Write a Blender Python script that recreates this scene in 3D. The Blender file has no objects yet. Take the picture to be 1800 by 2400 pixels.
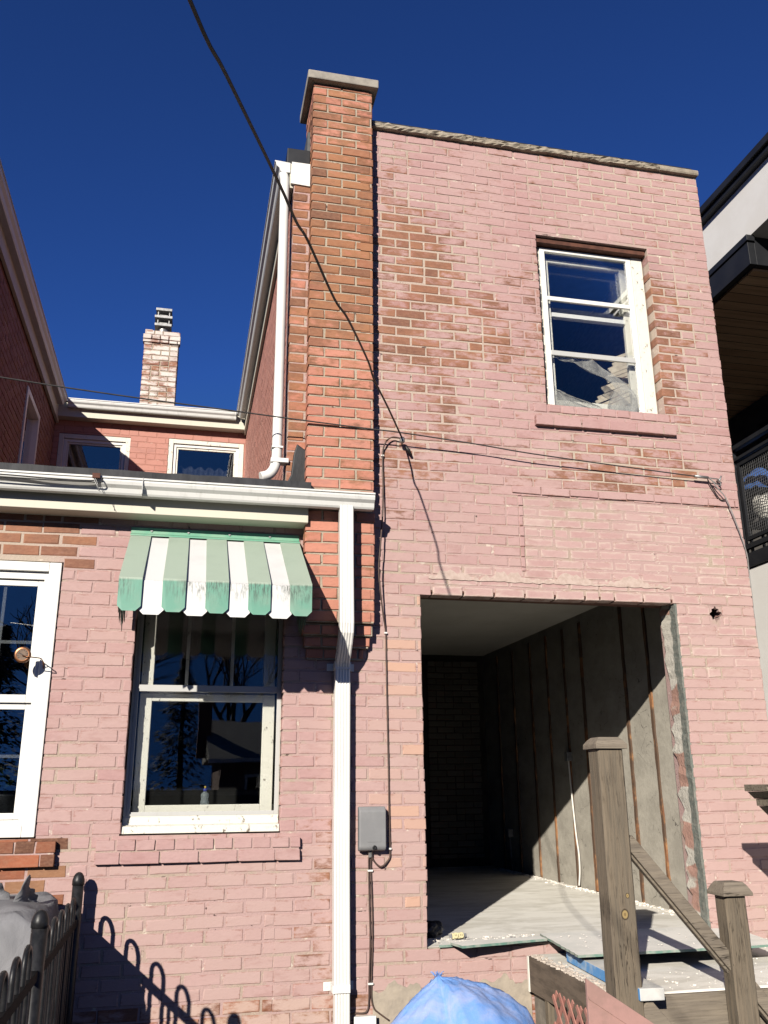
import bpy, bmesh, math, random
from mathutils import Vector, Matrix
random.seed(11)
S = bpy.context.scene
COL = S.collection

# ------------------------------------------------------------------ camera
def make_camera():
    yaw, pitch, roll, f = 2.20775821e-01, 3.00646056e-01, 8.33620452e-03, 2071.16482
    cy, sy, cp, sp = math.cos(yaw), math.sin(yaw), math.cos(pitch), math.sin(pitch)
    fw = Vector((sy*cp, cy*cp, sp)); r = Vector((cy, -sy, 0)); d = fw.cross(r)
    c, s = math.cos(roll), math.sin(roll)
    r2 = c*r + s*d; d2 = -s*r + c*d
    cam = bpy.data.cameras.new('camera'); o = bpy.data.objects.new('camera', cam); COL.objects.link(o)
    m = Matrix((( r2.x, -d2.x, -fw.x, 0.0), (r2.y, -d2.y, -fw.y, -5.385), (r2.z, -d2.z, -fw.z, 1.6), (0, 0, 0, 1)))
    o.matrix_world = m
    cam.sensor_fit = 'VERTICAL'; cam.sensor_height = 36.0; cam.lens = 36.0*f/2400.0
    cam.clip_start = 0.05; cam.clip_end = 2000
    S.camera = o
make_camera()

# ------------------------------------------------------------------ sky, sun, exposure
SUN = Vector((0.575, 1.0, -0.483))            # direction the light travels
EL = math.asin(0.483/SUN.length)
W = bpy.data.worlds.new('World'); S.world = W; W.use_nodes = True
nt = W.node_tree; bg = nt.nodes['Background']
sky = nt.nodes.new('ShaderNodeTexSky'); sky.sky_type = 'NISHITA'; sky.sun_disc = False
sky.sun_elevation = EL; sky.sun_rotation = math.atan2(-SUN.x, -SUN.y)
sky.altitude = 1500; sky.air_density = 1.0; sky.dust_density = 0.0; sky.ozone_density = 10.0
# grade the sky as deep as on a phone picture, and hold its glow round the sun down
gm = nt.nodes.new('ShaderNodeGamma'); gm.inputs[1].default_value = 1.2
tn = nt.nodes.new('ShaderNodeMix'); tn.data_type = 'RGBA'; tn.blend_type = 'MULTIPLY'; tn.inputs[0].default_value = 1.0
tn.inputs[7].default_value = (0.886, 0.84, 0.97, 1)
dk = nt.nodes.new('ShaderNodeMix'); dk.data_type = 'RGBA'; dk.blend_type = 'DARKEN'; dk.inputs[0].default_value = 1.0
dk.inputs[7].default_value = (0.33, 1.30, 4.4, 1)
nt.links.new(sky.outputs[0], gm.inputs[0]); nt.links.new(gm.outputs[0], tn.inputs[6]); nt.links.new(tn.outputs[2], dk.inputs[6]); nt.links.new(dk.outputs[2], bg.inputs[0])
bg.inputs[1].default_value = 0.05
L = bpy.data.lights.new('sun', 'SUN'); L.energy = 5.0; L.angle = math.radians(0.5); L.color = (1.0, 0.93, 0.83)
so = bpy.data.objects.new('sun', L); COL.objects.link(so)
so.rotation_euler = SUN.to_track_quat('-Z', 'Y').to_euler()
so.location = (-6, -12, 9)
S.view_settings.view_transform = 'Standard'; S.view_settings.look = 'None'
S.cycles.diffuse_bounces = 1
S.view_settings.exposure = 0.76; S.view_settings.gamma = 1.0; S.view_settings.use_curve_mapping = False

# ------------------------------------------------------------------ helpers: objects
def link(name, me, parent=None):
    o = bpy.data.objects.new(name, me); COL.objects.link(o)
    if parent is not None: o.parent = parent
    return o
def tag(o, label=None, cat=None, group=None, kind=None):
    if label: o['label'] = label
    if cat: o['category'] = cat
    if group: o['group'] = group
    if kind: o['kind'] = kind
    return o
def empty(name, label, cat, group=None, loc=(0, 0, 0)):
    o = link(name, None); o.empty_display_size = 0.1
    o.location = (0, 0, 0)
    return tag(o, label, cat, group)
def obj(name, bm, mats, parent=None, smooth=False, bevel=0.0, label=None):
    me = bpy.data.meshes.new(name); bm.normal_update(); bm.to_mesh(me); bm.free()
    for m in (mats if isinstance(mats, (list, tuple)) else [mats]): me.materials.append(m)
    if smooth:
        for p in me.polygons: p.use_smooth = True
    o = link(name, me, parent)
    if bevel > 0:
        md = o.modifiers.new('bevel', 'BEVEL'); md.width = bevel; md.segments = 2; md.limit_method = 'ANGLE'
    if label: o['label'] = label
    return o
def box(bm, x0, x1, y0, y1, z0, z1, mi=0, mat=None):
    vs = [bm.verts.new((x, y, z)) for x in (x0, x1) for y in (y0, y1) for z in (z0, z1)]
    if mat is not None:
        for v in vs: v.co = mat @ v.co
    for q in ((0, 1, 3, 2), (4, 6, 7, 5), (0, 4, 5, 1), (2, 3, 7, 6), (0, 2, 6, 4), (1, 5, 7, 3)):
        f = bm.faces.new([vs[i] for i in q]); f.material_index = mi
    return vs
def BOX(name, b, m, parent=None, bevel=0.0, label=None):
    bm = bmesh.new(); box(bm, *b); return obj(name, bm, m, parent, bevel=bevel, label=label)
def prism(bm, pts, vec, mi=0):
    """closed polygon of 3-D points extruded along vec"""
    vec = Vector(vec)
    a = [bm.verts.new(p) for p in pts]; b = [bm.verts.new(Vector(p)+vec) for p in pts]
    n = len(pts); fs = [bm.faces.new(a[::-1]), bm.faces.new(b)]
    for i in range(n): fs.append(bm.faces.new((a[i], a[(i+1) % n], b[(i+1) % n], b[i])))
    for f in fs: f.material_index = mi
def catmull(pts, k=6):
    P = [Vector(p) for p in pts]; out = []
    for i in range(len(P)-1):
        p0 = P[max(i-1, 0)]; p1 = P[i]; p2 = P[i+1]; p3 = P[min(i+2, len(P)-1)]
        for j in range(k):
            t = j/k
            out.append(0.5*((2*p1)+(-p0+p2)*t+(2*p0-5*p1+4*p2-p3)*t*t+(-p0+3*p1-3*p2+p3)*t**3))
    out.append(P[-1]); return out
def tube(bm, pts, r, n=8, mi=0, caps=True, smooth=True):
    P = [Vector(p) for p in pts]; rings = []
    up = Vector((0, 0, 1)); prev = None
    for i, p in enumerate(P):
        t = (P[min(i+1, len(P)-1)]-P[max(i-1, 0)]).normalized()
        if prev is None:
            a = up if abs(t.z) < 0.9 else Vector((1, 0, 0))
            u = t.cross(a).normalized()
        else:
            u = (prev - t*prev.dot(t)).normalized()
        prev = u; v = t.cross(u)
        rr = r[i] if isinstance(r, (list, tuple)) else r
        rings.append([bm.verts.new(p+rr*(math.cos(2*math.pi*k/n)*u+math.sin(2*math.pi*k/n)*v)) for k in range(n)])
    for a, b in zip(rings, rings[1:]):
        for k in range(n):
            f = bm.faces.new((a[k], a[(k+1) % n], b[(k+1) % n], b[k])); f.material_index = mi; f.smooth = smooth
    if caps:
        for q in (rings[0][::-1], rings[-1]):
            f = bm.faces.new(q); f.material_index = mi
def lathe(bm, prof, c, n=20, mi=0, axis='Z'):
    rings = []
    for r, h in prof:
        ring = []
        for k in range(n):
            a = 2*math.pi*k/n; x, y = r*math.cos(a), r*math.sin(a)
            p = (x, y, h) if axis == 'Z' else ((x, h, y) if axis == 'Y' else (h, x, y))
            ring.append(bm.verts.new(Vector(c)+Vector(p)))
        rings.append(ring)
    for a, b in zip(rings, rings[1:]):
        for k in range(n):
            f = bm.faces.new((a[k], a[(k+1) % n], b[(k+1) % n], b[k])); f.smooth = True; f.material_index = mi
    for q in (rings[0][::-1], rings[-1]):
        try: f = bm.faces.new(q); f.material_index = mi
        except ValueError: pass
def sstep(a, b, x):
    t = max(0.0, min(1.0, (x-a)/(b-a))); return t*t*(3-2*t)
def blob(x, z, cx, cz, rx, rz):
    d = math.sqrt(((x-cx)/rx)**2+((z-cz)/rz)**2); return 1.0-sstep(0.55, 1.25, d)

# ------------------------------------------------------------------ helpers: materials
ALB = 0.75
class NT:
    def __init__(s, name):
        s.m = bpy.data.materials.new(name); s.m.use_nodes = True; s.t = s.m.node_tree
        s.b = s.t.nodes['Principled BSDF']; s.out = s.t.nodes['Material Output']
        s.tc = s.t.nodes.new('ShaderNodeTexCoord')
    def n(s, ty, **kw):
        nd = s.t.nodes.new(ty)
        for k, v in kw.items(): setattr(nd, k, v)
        return nd
    def l(s, a, b): s.t.links.new(a, b)
    def set(s, sock, v):
        if isinstance(v, bpy.types.NodeSocket): s.l(v, sock)
        else: sock.default_value = v
    def noise(s, scale, detail=5, rough=0.6, stretch=(1, 1, 1), off=0.0, vec=None, dist=0.0):
        mp = s.n('ShaderNodeMapping'); mp.inputs['Scale'].default_value = stretch; mp.inputs['Location'].default_value = (off, off*1.7, off*0.6)
        s.l(vec if vec is not None else s.tc.outputs['Object'], mp.inputs['Vector'])
        nz = s.n('ShaderNodeTexNoise'); nz.inputs['Scale'].default_value = scale; nz.inputs['Detail'].default_value = detail
        nz.inputs['Roughness'].default_value = rough; nz.inputs['Distortion'].default_value = dist
        s.l(mp.outputs[0], nz.inputs['Vector']); return nz.outputs['Fac']
    def math(s, op, a, b=0.0, c=None, clamp=False):
        nd = s.n('ShaderNodeMath', operation=op); nd.use_clamp = clamp
        s.set(nd.inputs[0], a); s.set(nd.inputs[1], b)
        if c is not None: s.set(nd.inputs[2], c)
        return nd.outputs[0]
    def ss(s, v, a, b, lo=0.0, hi=1.0):
        nd = s.n('ShaderNodeMapRange', interpolation_type='SMOOTHSTEP')
        s.set(nd.inputs[0], v); s.set(nd.inputs[1], a); s.set(nd.inputs[2], b); s.set(nd.inputs[3], lo); s.set(nd.inputs[4], hi)
        return nd.outputs[0]
    def mix(s, f, a, b, mode='MIX'):
        nd = s.n('ShaderNodeMix', data_type='RGBA', blend_type=mode)
        s.set(nd.inputs[0], f)
        for sk, v in ((nd.inputs[6], a), (nd.inputs[7], b)):
            if isinstance(v, (tuple, list)): sk.default_value = (*v[:3], 1)
            else: s.l(v, sk)
        return nd.outputs[2]
    def ramp(s, f, stops):
        nd = s.n('ShaderNodeValToRGB'); s.l(f, nd.inputs[0]); e = nd.color_ramp.elements
        while len(e) < len(stops): e.new(0.5)
        for el, (p, c) in zip(e, stops): el.position = p; el.color = (*c, 1)
        return nd.outputs[0]
    def bump(s, h, strength=0.4, dist=0.003):
        nd = s.n('ShaderNodeBump'); nd.inputs['Strength'].default_value = strength; nd.inputs['Distance'].default_value = dist
        s.l(h, nd.inputs['Height']); s.l(nd.outputs[0], s.b.inputs['Normal'])
    def fin(s, col=None, rough=None, metal=None, spec=None):
        if col is not None:                                  # one common reflectance scale for the whole place
            if isinstance(col, (tuple, list)): s.b.inputs['Base Color'].default_value = (*[c*ALB for c in col], 1)
            else: s.l(s.mix(1.0, col, (ALB, ALB, ALB), 'MULTIPLY'), s.b.inputs['Base Color'])
        if rough is not None: s.set(s.b.inputs['Roughness'], rough)
        if metal is not None: s.set(s.b.inputs['Metallic'], metal)
        if spec is not None: s.set(s.b.inputs['Specular IOR Level'], spec)
        return s.m
def simple(name, col, col2=None, scale=8, rough=0.7, metal=0.0, bump=0.0, bscale=60, stretch=(1, 1, 1), spec=0.35, lo=0.35, hi=0.65, detail=6):
    t = NT(name); c = col
    if col2 is not None:
        c = t.mix(t.ss(t.noise(scale, detail, 0.65, stretch), lo, hi), col, col2)
    if bump > 0: t.bump(t.noise(bscale, 6, 0.65, stretch), 0.5, bump)
    return t.fin(c, rough, metal, spec)

def brick_material(name, paintA, paintB, bricks, worn_dirt=0.6, fade=(0.62, 0.44, 0.36), paint_rough=0.8, peach=(0.475, 0.335, 0.302)):
    """per-brick colours from face attribute 'bcol' (r, r2, wear, tint); UV = place on the brick's face"""
    t = NT(name)
    at = t.n('ShaderNodeAttribute', attribute_name='bcol'); sp = t.n('ShaderNodeSeparateColor'); t.l(at.outputs['Color'], sp.inputs[0])
    r1, r2, wear = sp.outputs[0], sp.outputs[1], sp.outputs[2]; tint = at.outputs['Alpha']
    uv = t.n('ShaderNodeUVMap', uv_map='UVMap'); suv = t.n('ShaderNodeSeparateXYZ'); t.l(uv.outputs[0], suv.inputs[0])
    eu = t.math('POWER', t.math('ABSOLUTE', t.math('MULTIPLY_ADD', suv.outputs[0], 2.0, -1.0)), 8.0)
    ev = t.math('POWER', t.math('ABSOLUTE', t.math('MULTIPLY_ADD', suv.outputs[1], 2.0, -1.0)), 3.0)
    edge = t.math('MAXIMUM', eu, ev)
    n_big = t.noise(2.3, 4, 0.6)
    n_mid = t.noise(9, 6, 0.7, (0.75, 0.75, 1.5), 3.1)
    n_fine = t.noise(60, 5, 0.7, (0.6, 0.6, 1.3), 7.7)
    n_low = t.noise(4.6, 6, 0.68, (0.85, 0.85, 1.1), 17.0)
    n_str = t.noise(26, 6, 0.75, (0.45, 0.45, 1.6), 31.0)
    # bare brick
    bare = t.ramp(r1, bricks)
    bare = t.mix(t.ss(n_low, 0.42, 0.68, 0.0, 0.55), bare, (0.15, 0.075, 0.052))
    bare = t.mix(t.ss(n_str, 0.5, 0.75, 0.0, 0.45), bare, (0.14, 0.075, 0.055))
    bare = t.mix(t.ss(n_fine, 0.35, 0.75, 0.0, 0.35), bare, (0.42, 0.23, 0.14))
    # paint
    pt = t.mix(t.ss(r2, 0.0, 1.0), paintA, paintB)
    pt = t.mix(t.ss(n_big, 0.35, 0.7, 0.0, 0.35), pt, fade)
    pt = t.mix(t.ss(n_fine, 0.35, 0.7, 0.0, 0.18), pt, tuple(c*0.62 for c in paintB))
    grime = t.ss(t.noise(1.7, 7, 0.72, (1.0, 1.0, 0.6), 43.0), 0.52, 0.78, 0.0, 0.50)
    pt = t.mix(grime, pt, tuple(c*0.60 for c in paintB))
    # cream bloom round the edges of the bricks of a patch (tint 0.5)
    cr = t.math('MULTIPLY', t.math('GREATER_THAN', tint, 0.35), t.math('LESS_THAN', tint, 0.65))
    crm = t.math('MULTIPLY', cr, t.ss(t.math('ADD', t.math('MULTIPLY', edge, 0.5), n_mid), 0.50, 0.88, 0.10, 0.80))
    pt = t.mix(crm, pt, (0.56, 0.445, 0.385))
    # peach (tint 0.8..1)
    pt = t.mix(t.ss(tint, 0.66, 0.80, 0.0, 0.75), pt, peach)
    pt = t.mix(t.ss(tint, 0.86, 1.0, 0.0, 0.9), pt, (0.56, 0.345, 0.245))
    # stains
    st = t.math('ADD', t.noise(5.5, 5, 0.7, (0.7, 0.7, 2.2), 12.0), t.math('MULTIPLY_ADD', r1, 0.16, -0.08))
    pt = t.mix(t.ss(st, 0.56, 0.78, 0.0, 0.42), pt, (0.30, 0.155, 0.135))
    # where the paint is gone
    w = t.math('ADD', t.math('ADD', t.math('MULTIPLY', n_mid, 0.36), t.math('MULTIPLY', n_low, 0.34)), t.math('MULTIPLY_ADD', n_str, 0.24, t.math('MULTIPLY', edge, 0.05)))
    w = t.math('MULTIPLY_ADD', w, 1.75, -0.36)
    thr = t.math('MULTIPLY_ADD', wear, -0.62, 0.86)
    msk = t.ss(t.math('ADD', t.math('SUBTRACT', w, thr), t.math('MULTIPLY_ADD', n_fine, 0.14, -0.07)), -0.10, 0.11)
    # thin brown wear along the arrises of painted bricks
    rub = t.ss(t.math('MULTIPLY_ADD', edge, 0.22, n_str), 0.62, 0.80, 0.0, 0.6)
    pt = t.mix(rub, pt, (0.27, 0.125, 0.095))
    c = t.mix(msk, pt, bare)
    hgt = t.math('SUBTRACT', t.math('ADD', t.math('MULTIPLY', n_fine, 0.8), t.math('MULTIPLY', n_mid, 0.6)), t.math('MULTIPLY', msk, 0.25))
    t.bump(hgt, 0.55, 0.004)
    return t.fin(c, paint_rough, 0, 0.25)
def mortar_material(name, a, b, c3=None, thr=(0.5, 0.66), repoint=()):
    t = NT(name)
    n1 = t.noise(6, 6, 0.7); n2 = t.noise(90, 5, 0.7, off=4)
    c = t.mix(t.ss(n1, 0.4, 0.65), a, b)
    c = t.mix(t.ss(n2, 0.4, 0.75, 0, 0.4), c, tuple(x*0.55 for x in a))
    if c3: c = t.mix(t.ss(t.noise(3.1, 6, 0.7, off=9), *thr), c, c3)
    for x, z, rx, rz in repoint:                         # unpainted pale pointing where the paint has gone
        sp = t.n('ShaderNodeSeparateXYZ'); t.l(t.tc.outputs['Object'], sp.inputs[0])
        dx = t.math('POWER', t.math('ABSOLUTE', t.math('DIVIDE', t.math('SUBTRACT', sp.outputs[0], x), rx)), 2.0)
        dz = t.math('POWER', t.math('ABSOLUTE', t.math('DIVIDE', t.math('SUBTRACT', sp.outputs[2], z), rz)), 2.0)
        dd = t.math('ADD', t.math('ADD', dx, dz), t.math('MULTIPLY_ADD', n1, 1.2, -0.6))
        c = t.mix(t.ss(dd, 1.25, 0.4, 0, 0.70), c, (0.50, 0.42, 0.335))
    n5 = t.noise(11, 5, 0.7, (1, 1, 2.0), off=14)
    c = t.mix(t.ss(n5, 0.645, 0.675, 0, 0.9), c, (0.07, 0.045, 0.04)); c = t.mix(t.ss(t.noise(10, 5, 0.7, (1, 1, 1.4), off=19), 0.60, 0.66, 0, 0.75), c, (0.66, 0.58, 0.48))
    t.bump(t.math('ADD', n2, n1), 0.7, 0.006)
    return t.fin(c, 0.9, 0, 0.2)

REDBROWN = [(0.0, (0.20, 0.090, 0.060)), (0.35, (0.285, 0.125, 0.078)), (0.7, (0.33, 0.150, 0.085)), (1.0, (0.30, 0.125, 0.085))]
ORANGE = [(0.0, (0.19, 0.085, 0.05)), (0.35, (0.31, 0.132, 0.066)), (0.7, (0.37, 0.170, 0.082)), (1.0, (0.34, 0.135, 0.080))]
PINK = brick_material('pink painted brick', (0.482, 0.308, 0.292), (0.445, 0.268, 0.256), REDBROWN, fade=(0.505, 0.380, 0.342))
SALMON = brick_material('salmon painted brick', (0.56, 0.235, 0.165), (0.47, 0.19, 0.13), ORANGE, fade=(0.56, 0.29, 0.215))
COURT = brick_material('salmon courtyard brick', (0.52, 0.245, 0.195), (0.49, 0.225, 0.18), ORANGE, fade=(0.52, 0.28, 0.23))
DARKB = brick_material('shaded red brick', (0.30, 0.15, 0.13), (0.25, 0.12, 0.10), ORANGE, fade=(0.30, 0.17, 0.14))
OLD = brick_material('unpainted mixed brick', (0.55, 0.40, 0.29), (0.50, 0.33, 0.24),
                     [(0.0, (0.10, 0.045, 0.028)), (0.35, (0.24, 0.085, 0.045)), (0.7, (0.38, 0.12, 0.06)), (1.0, (0.28, 0.15, 0.08))], fade=(0.62, 0.52, 0.42))
WHITEW = brick_material('whitewashed brick', (0.70, 0.66, 0.60), (0.60, 0.50, 0.45),
                        [(0.0, (0.20, 0.08, 0.06)), (0.4, (0.34, 0.12, 0.08)), (0.8, (0.40, 0.18, 0.10)), (1.0, (0.30, 0.13, 0.10))], fade=(0.74, 0.72, 0.66))
MORT = mortar_material('beige mortar', (0.44, 0.355, 0.28), (0.41, 0.315, 0.255), (0.455, 0.31, 0.288), (0.36, 0.54), repoint=((1.38, 4.75, 0.75, 1.25), (3.45, 4.9, 0.28, 0.9), (3.3, 6.1, 0.9, 0.4), (2.9, 3.75, 0.8, 0.25), (-1.2, 3.0, 0.6, 0.3)))
MORTS = mortar_material('salmon painted mortar', (0.49, 0.235, 0.185), (0.46, 0.22, 0.17))
MORTG = mortar_material('grey chimney mortar', (0.46, 0.39, 0.30), (0.36, 0.295, 0.225), (0.48, 0.28, 0.215), (0.56, 0.70))

def trim_mat(name, col, dirt=(0.35, 0.33, 0.28), amt=0.35, rough=0.5, streak=True):
    t = NT(name)
    n = t.noise(7, 6, 0.7, (3, 3, 0.4) if streak else (1, 1, 1))
    c = t.mix(t.ss(n, 0.5, 0.85, 0, amt), col, dirt)
    t.bump(t.noise(120, 3, 0.5), 0.15, 0.001)
    return t.fin(c, rough, 0, 0.4)
WHITE_METAL = trim_mat('white aluminium', (0.80, 0.79, 0.75), amt=0.42, rough=0.42)
GUTTERM = trim_mat('weathered white gutter', (0.70, 0.70, 0.67), (0.30, 0.29, 0.25), 0.6, 0.45)
WHITE_VINYL = trim_mat('white vinyl', (0.80, 0.79, 0.74), amt=0.12, rough=0.35)
GREY_ALU = trim_mat('grey aluminium', (0.50, 0.50, 0.48), amt=0.4, rough=0.4)
CREAM = trim_mat('cream board', (0.62, 0.585, 0.48), amt=0.3, rough=0.6)
def peel():
    t = NT('peeling white paint')
    n = t.noise(34, 8, 0.75, (1, 1, 0.6)); n2 = t.noise(120, 5, 0.7, (1.5, 1.5, 0.5), 5)
    w = t.math('ADD', t.math('MULTIPLY', n, 0.7), t.math('MULTIPLY', n2, 0.3))
    m = t.ss(w, 0.575, 0.62)
    c = t.mix(m, (0.76, 0.73, 0.64), t.mix(t.ss(n2, 0.4, 0.6), (0.30, 0.22, 0.14), (0.17, 0.14, 0.11)))
    t.bump(t.math('SUBTRACT', n2, m), 0.8, 0.004)
    return t.fin(c, 0.75, 0, 0.3)
PEEL = peel()
BLACKM = simple('black roofing membrane', (0.014, 0.015, 0.017), (0.032, 0.033, 0.036), 9, 0.6, bump=0.004, bscale=25, stretch=(1, 1, 0.35))
BLACKP = simple('black painted steel', (0.010, 0.011, 0.012), (0.022, 0.022, 0.024), 40, 0.42, bump=0.0006, bscale=200, spec=0.28)
DARKFL = simple('dull lead flashing', (0.10, 0.105, 0.105), (0.07, 0.072, 0.072), 14, 0.6)
CURB = simple('black metal curb', (0.012, 0.013, 0.016), (0.02, 0.021, 0.024), 6, 0.5)
DARKIN = simple('shade toned interior plaster', (0.060, 0.055, 0.048), (0.035, 0.032, 0.028), 2.5, 0.95)  # the unlit rooms' darkness is put into this plaster colour
STONE = simple('rough limestone', (0.40, 0.345, 0.265), (0.22, 0.19, 0.15), 14, 0.95, bump=0.02, bscale=22, lo=0.3, hi=0.75)
CONCRETE_CAP = simple('grey concrete cap', (0.36, 0.33, 0.28), (0.25, 0.23, 0.20), 10, 0.95, bump=0.003, bscale=90)
RUST = simple('rusty steel lintel', (0.075, 0.028, 0.018), (0.13, 0.05, 0.03), 18, 0.8, bump=0.003, bscale=40)
CABLE = simple('black cable rubber', (0.012, 0.012, 0.013), (0.03, 0.028, 0.026), 20, 0.55)
CABLEB = simple('brown cable sheath', (0.10, 0.06, 0.045), (0.06, 0.04, 0.035), 20, 0.6)
CABLEG = simple('grey cable sheath', (0.30, 0.29, 0.28), (0.2, 0.19, 0.18), 20, 0.5)
CABLED = simple('dark grey cable sheath', (0.055, 0.052, 0.05), (0.035, 0.033, 0.032), 20, 0.6)
STEEL = simple('galvanised steel', (0.42, 0.42, 0.41), (0.28, 0.28, 0.27), 30, 0.45, 0.6)
def glass(name, tintc, boost=1.0, base=0.04):
    t = NT(name); t.t.nodes.remove(t.b)
    fr = t.n('ShaderNodeFresnel'); fr.inputs[0].default_value = 1.5
    f = t.math('MULTIPLY_ADD', fr.outputs[0], boost, base, clamp=True)
    tr = t.n('ShaderNodeBsdfTransparent'); tr.inputs[0].default_value = (*tintc, 1)
    gl = t.n('ShaderNodeBsdfGlossy'); gl.inputs['Roughness'].default_value = 0.0; gl.inputs[0].default_value = (1, 1, 1, 1)
    mp = t.noise(2.2, 2, 0.5); bp = t.n('ShaderNodeBump'); bp.inputs['Strength'].default_value = 0.03; bp.inputs['Distance'].default_value = 0.02
    t.l(mp, bp.inputs['Height']); t.l(bp.outputs[0], gl.inputs['Normal'])
    mx = t.n('ShaderNodeMixShader'); t.l(f, mx.inputs[0]); t.l(tr.outputs[0], mx.inputs[1]); t.l(gl.outputs[0], mx.inputs[2])
    t.l(mx.outputs[0], t.out.inputs[0]); return t.m
GLASS = glass('window glass', (0.94, 0.95, 0.95), 0.85, 0.0)
GLASS2 = glass('vinyl window glass', (0.6, 0.62, 0.64), 1.6, 0.09)
def wood(name, a, b, dark, axis='Z', scale=5, crack=0.5, knots=()):
    t = NT(name)
    st = {'Z': (9, 9, 0.5), 'X': (0.5, 9, 9), 'Y': (9, 0.5, 9)}[axis]
    n = t.noise(scale, 8, 0.7, st, dist=0.6); n2 = t.noise(1.6, 4, 0.6, off=6); n3 = t.noise(scale*3.2, 6, 0.75, st, 11)
    c = t.mix(t.ss(n, 0.35, 0.68), a, b)
    c = t.mix(t.ss(n2, 0.4, 0.65, 0, 0.5), c, tuple(x*0.7 for x in a))
    c = t.mix(t.ss(n3, 0.54, 0.68, 0, crack), c, dark)
    c = t.mix(t.ss(t.noise(scale*1.3, 5, 0.6, st, 21), 0.5, 0.75, 0, 0.45), c, dark)
    n6 = t.noise(scale*0.8, 4, 0.55, st, 33, dist=0.3)
    ck = t.math('MULTIPLY', t.ss(t.math('ABSOLUTE', t.math('SUBTRACT', n6, 0.5)), 0.016, 0.004), t.ss(n2, 0.42, 0.55))
    c = t.mix(t.math('MULTIPLY', ck, 0.9), c, (0.02, 0.016, 0.012))
    for (kx, ky, kz), ks in knots:
        mp = t.n('ShaderNodeMapping'); mp.inputs['Location'].default_value = (-kx*ks, -ky*ks*0.2, -kz*ks*0.8); mp.inputs['Scale'].default_value = (ks, ks*0.2, ks*0.8)
        t.l(t.tc.outputs['Object'], mp.inputs[0]); ln = t.n('ShaderNodeVectorMath', operation='LENGTH'); t.l(mp.outputs[0], ln.inputs[0])
        dd = t.math('MULTIPLY_ADD', n2, 0.5, ln.outputs['Value'])
        c = t.mix(t.ss(dd, 1.45, 1.10), c, dark); c = t.mix(t.ss(dd, 1.15, 0.85), c, (0.34, 0.25, 0.11)); c = t.mix(t.ss(dd, 0.62, 0.45, 0, 0.7), c, (0.17, 0.11, 0.05))
    t.bump(t.math('ADD', n, n3), 0.7, 0.003)
    return t.fin(c, 0.88, 0, 0.2)
WOODG = wood('weathered grey wood', (0.205, 0.165, 0.118), (0.135, 0.115, 0.088), (0.045, 0.034, 0.025), crack=0.7, knots=[((2.062, -1.25, 1.02), 55), ((2.082, -1.25, 1.10), 110)])
WOODGX = wood('weathered grey rail wood', (0.255, 0.215, 0.165), (0.185, 0.157, 0.125), (0.07, 0.055, 0.043), 'X')
WOODGY = wood('weathered board', (0.20, 0.165, 0.13), (0.13, 0.105, 0.085), (0.05, 0.04, 0.03), 'Y')

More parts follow.
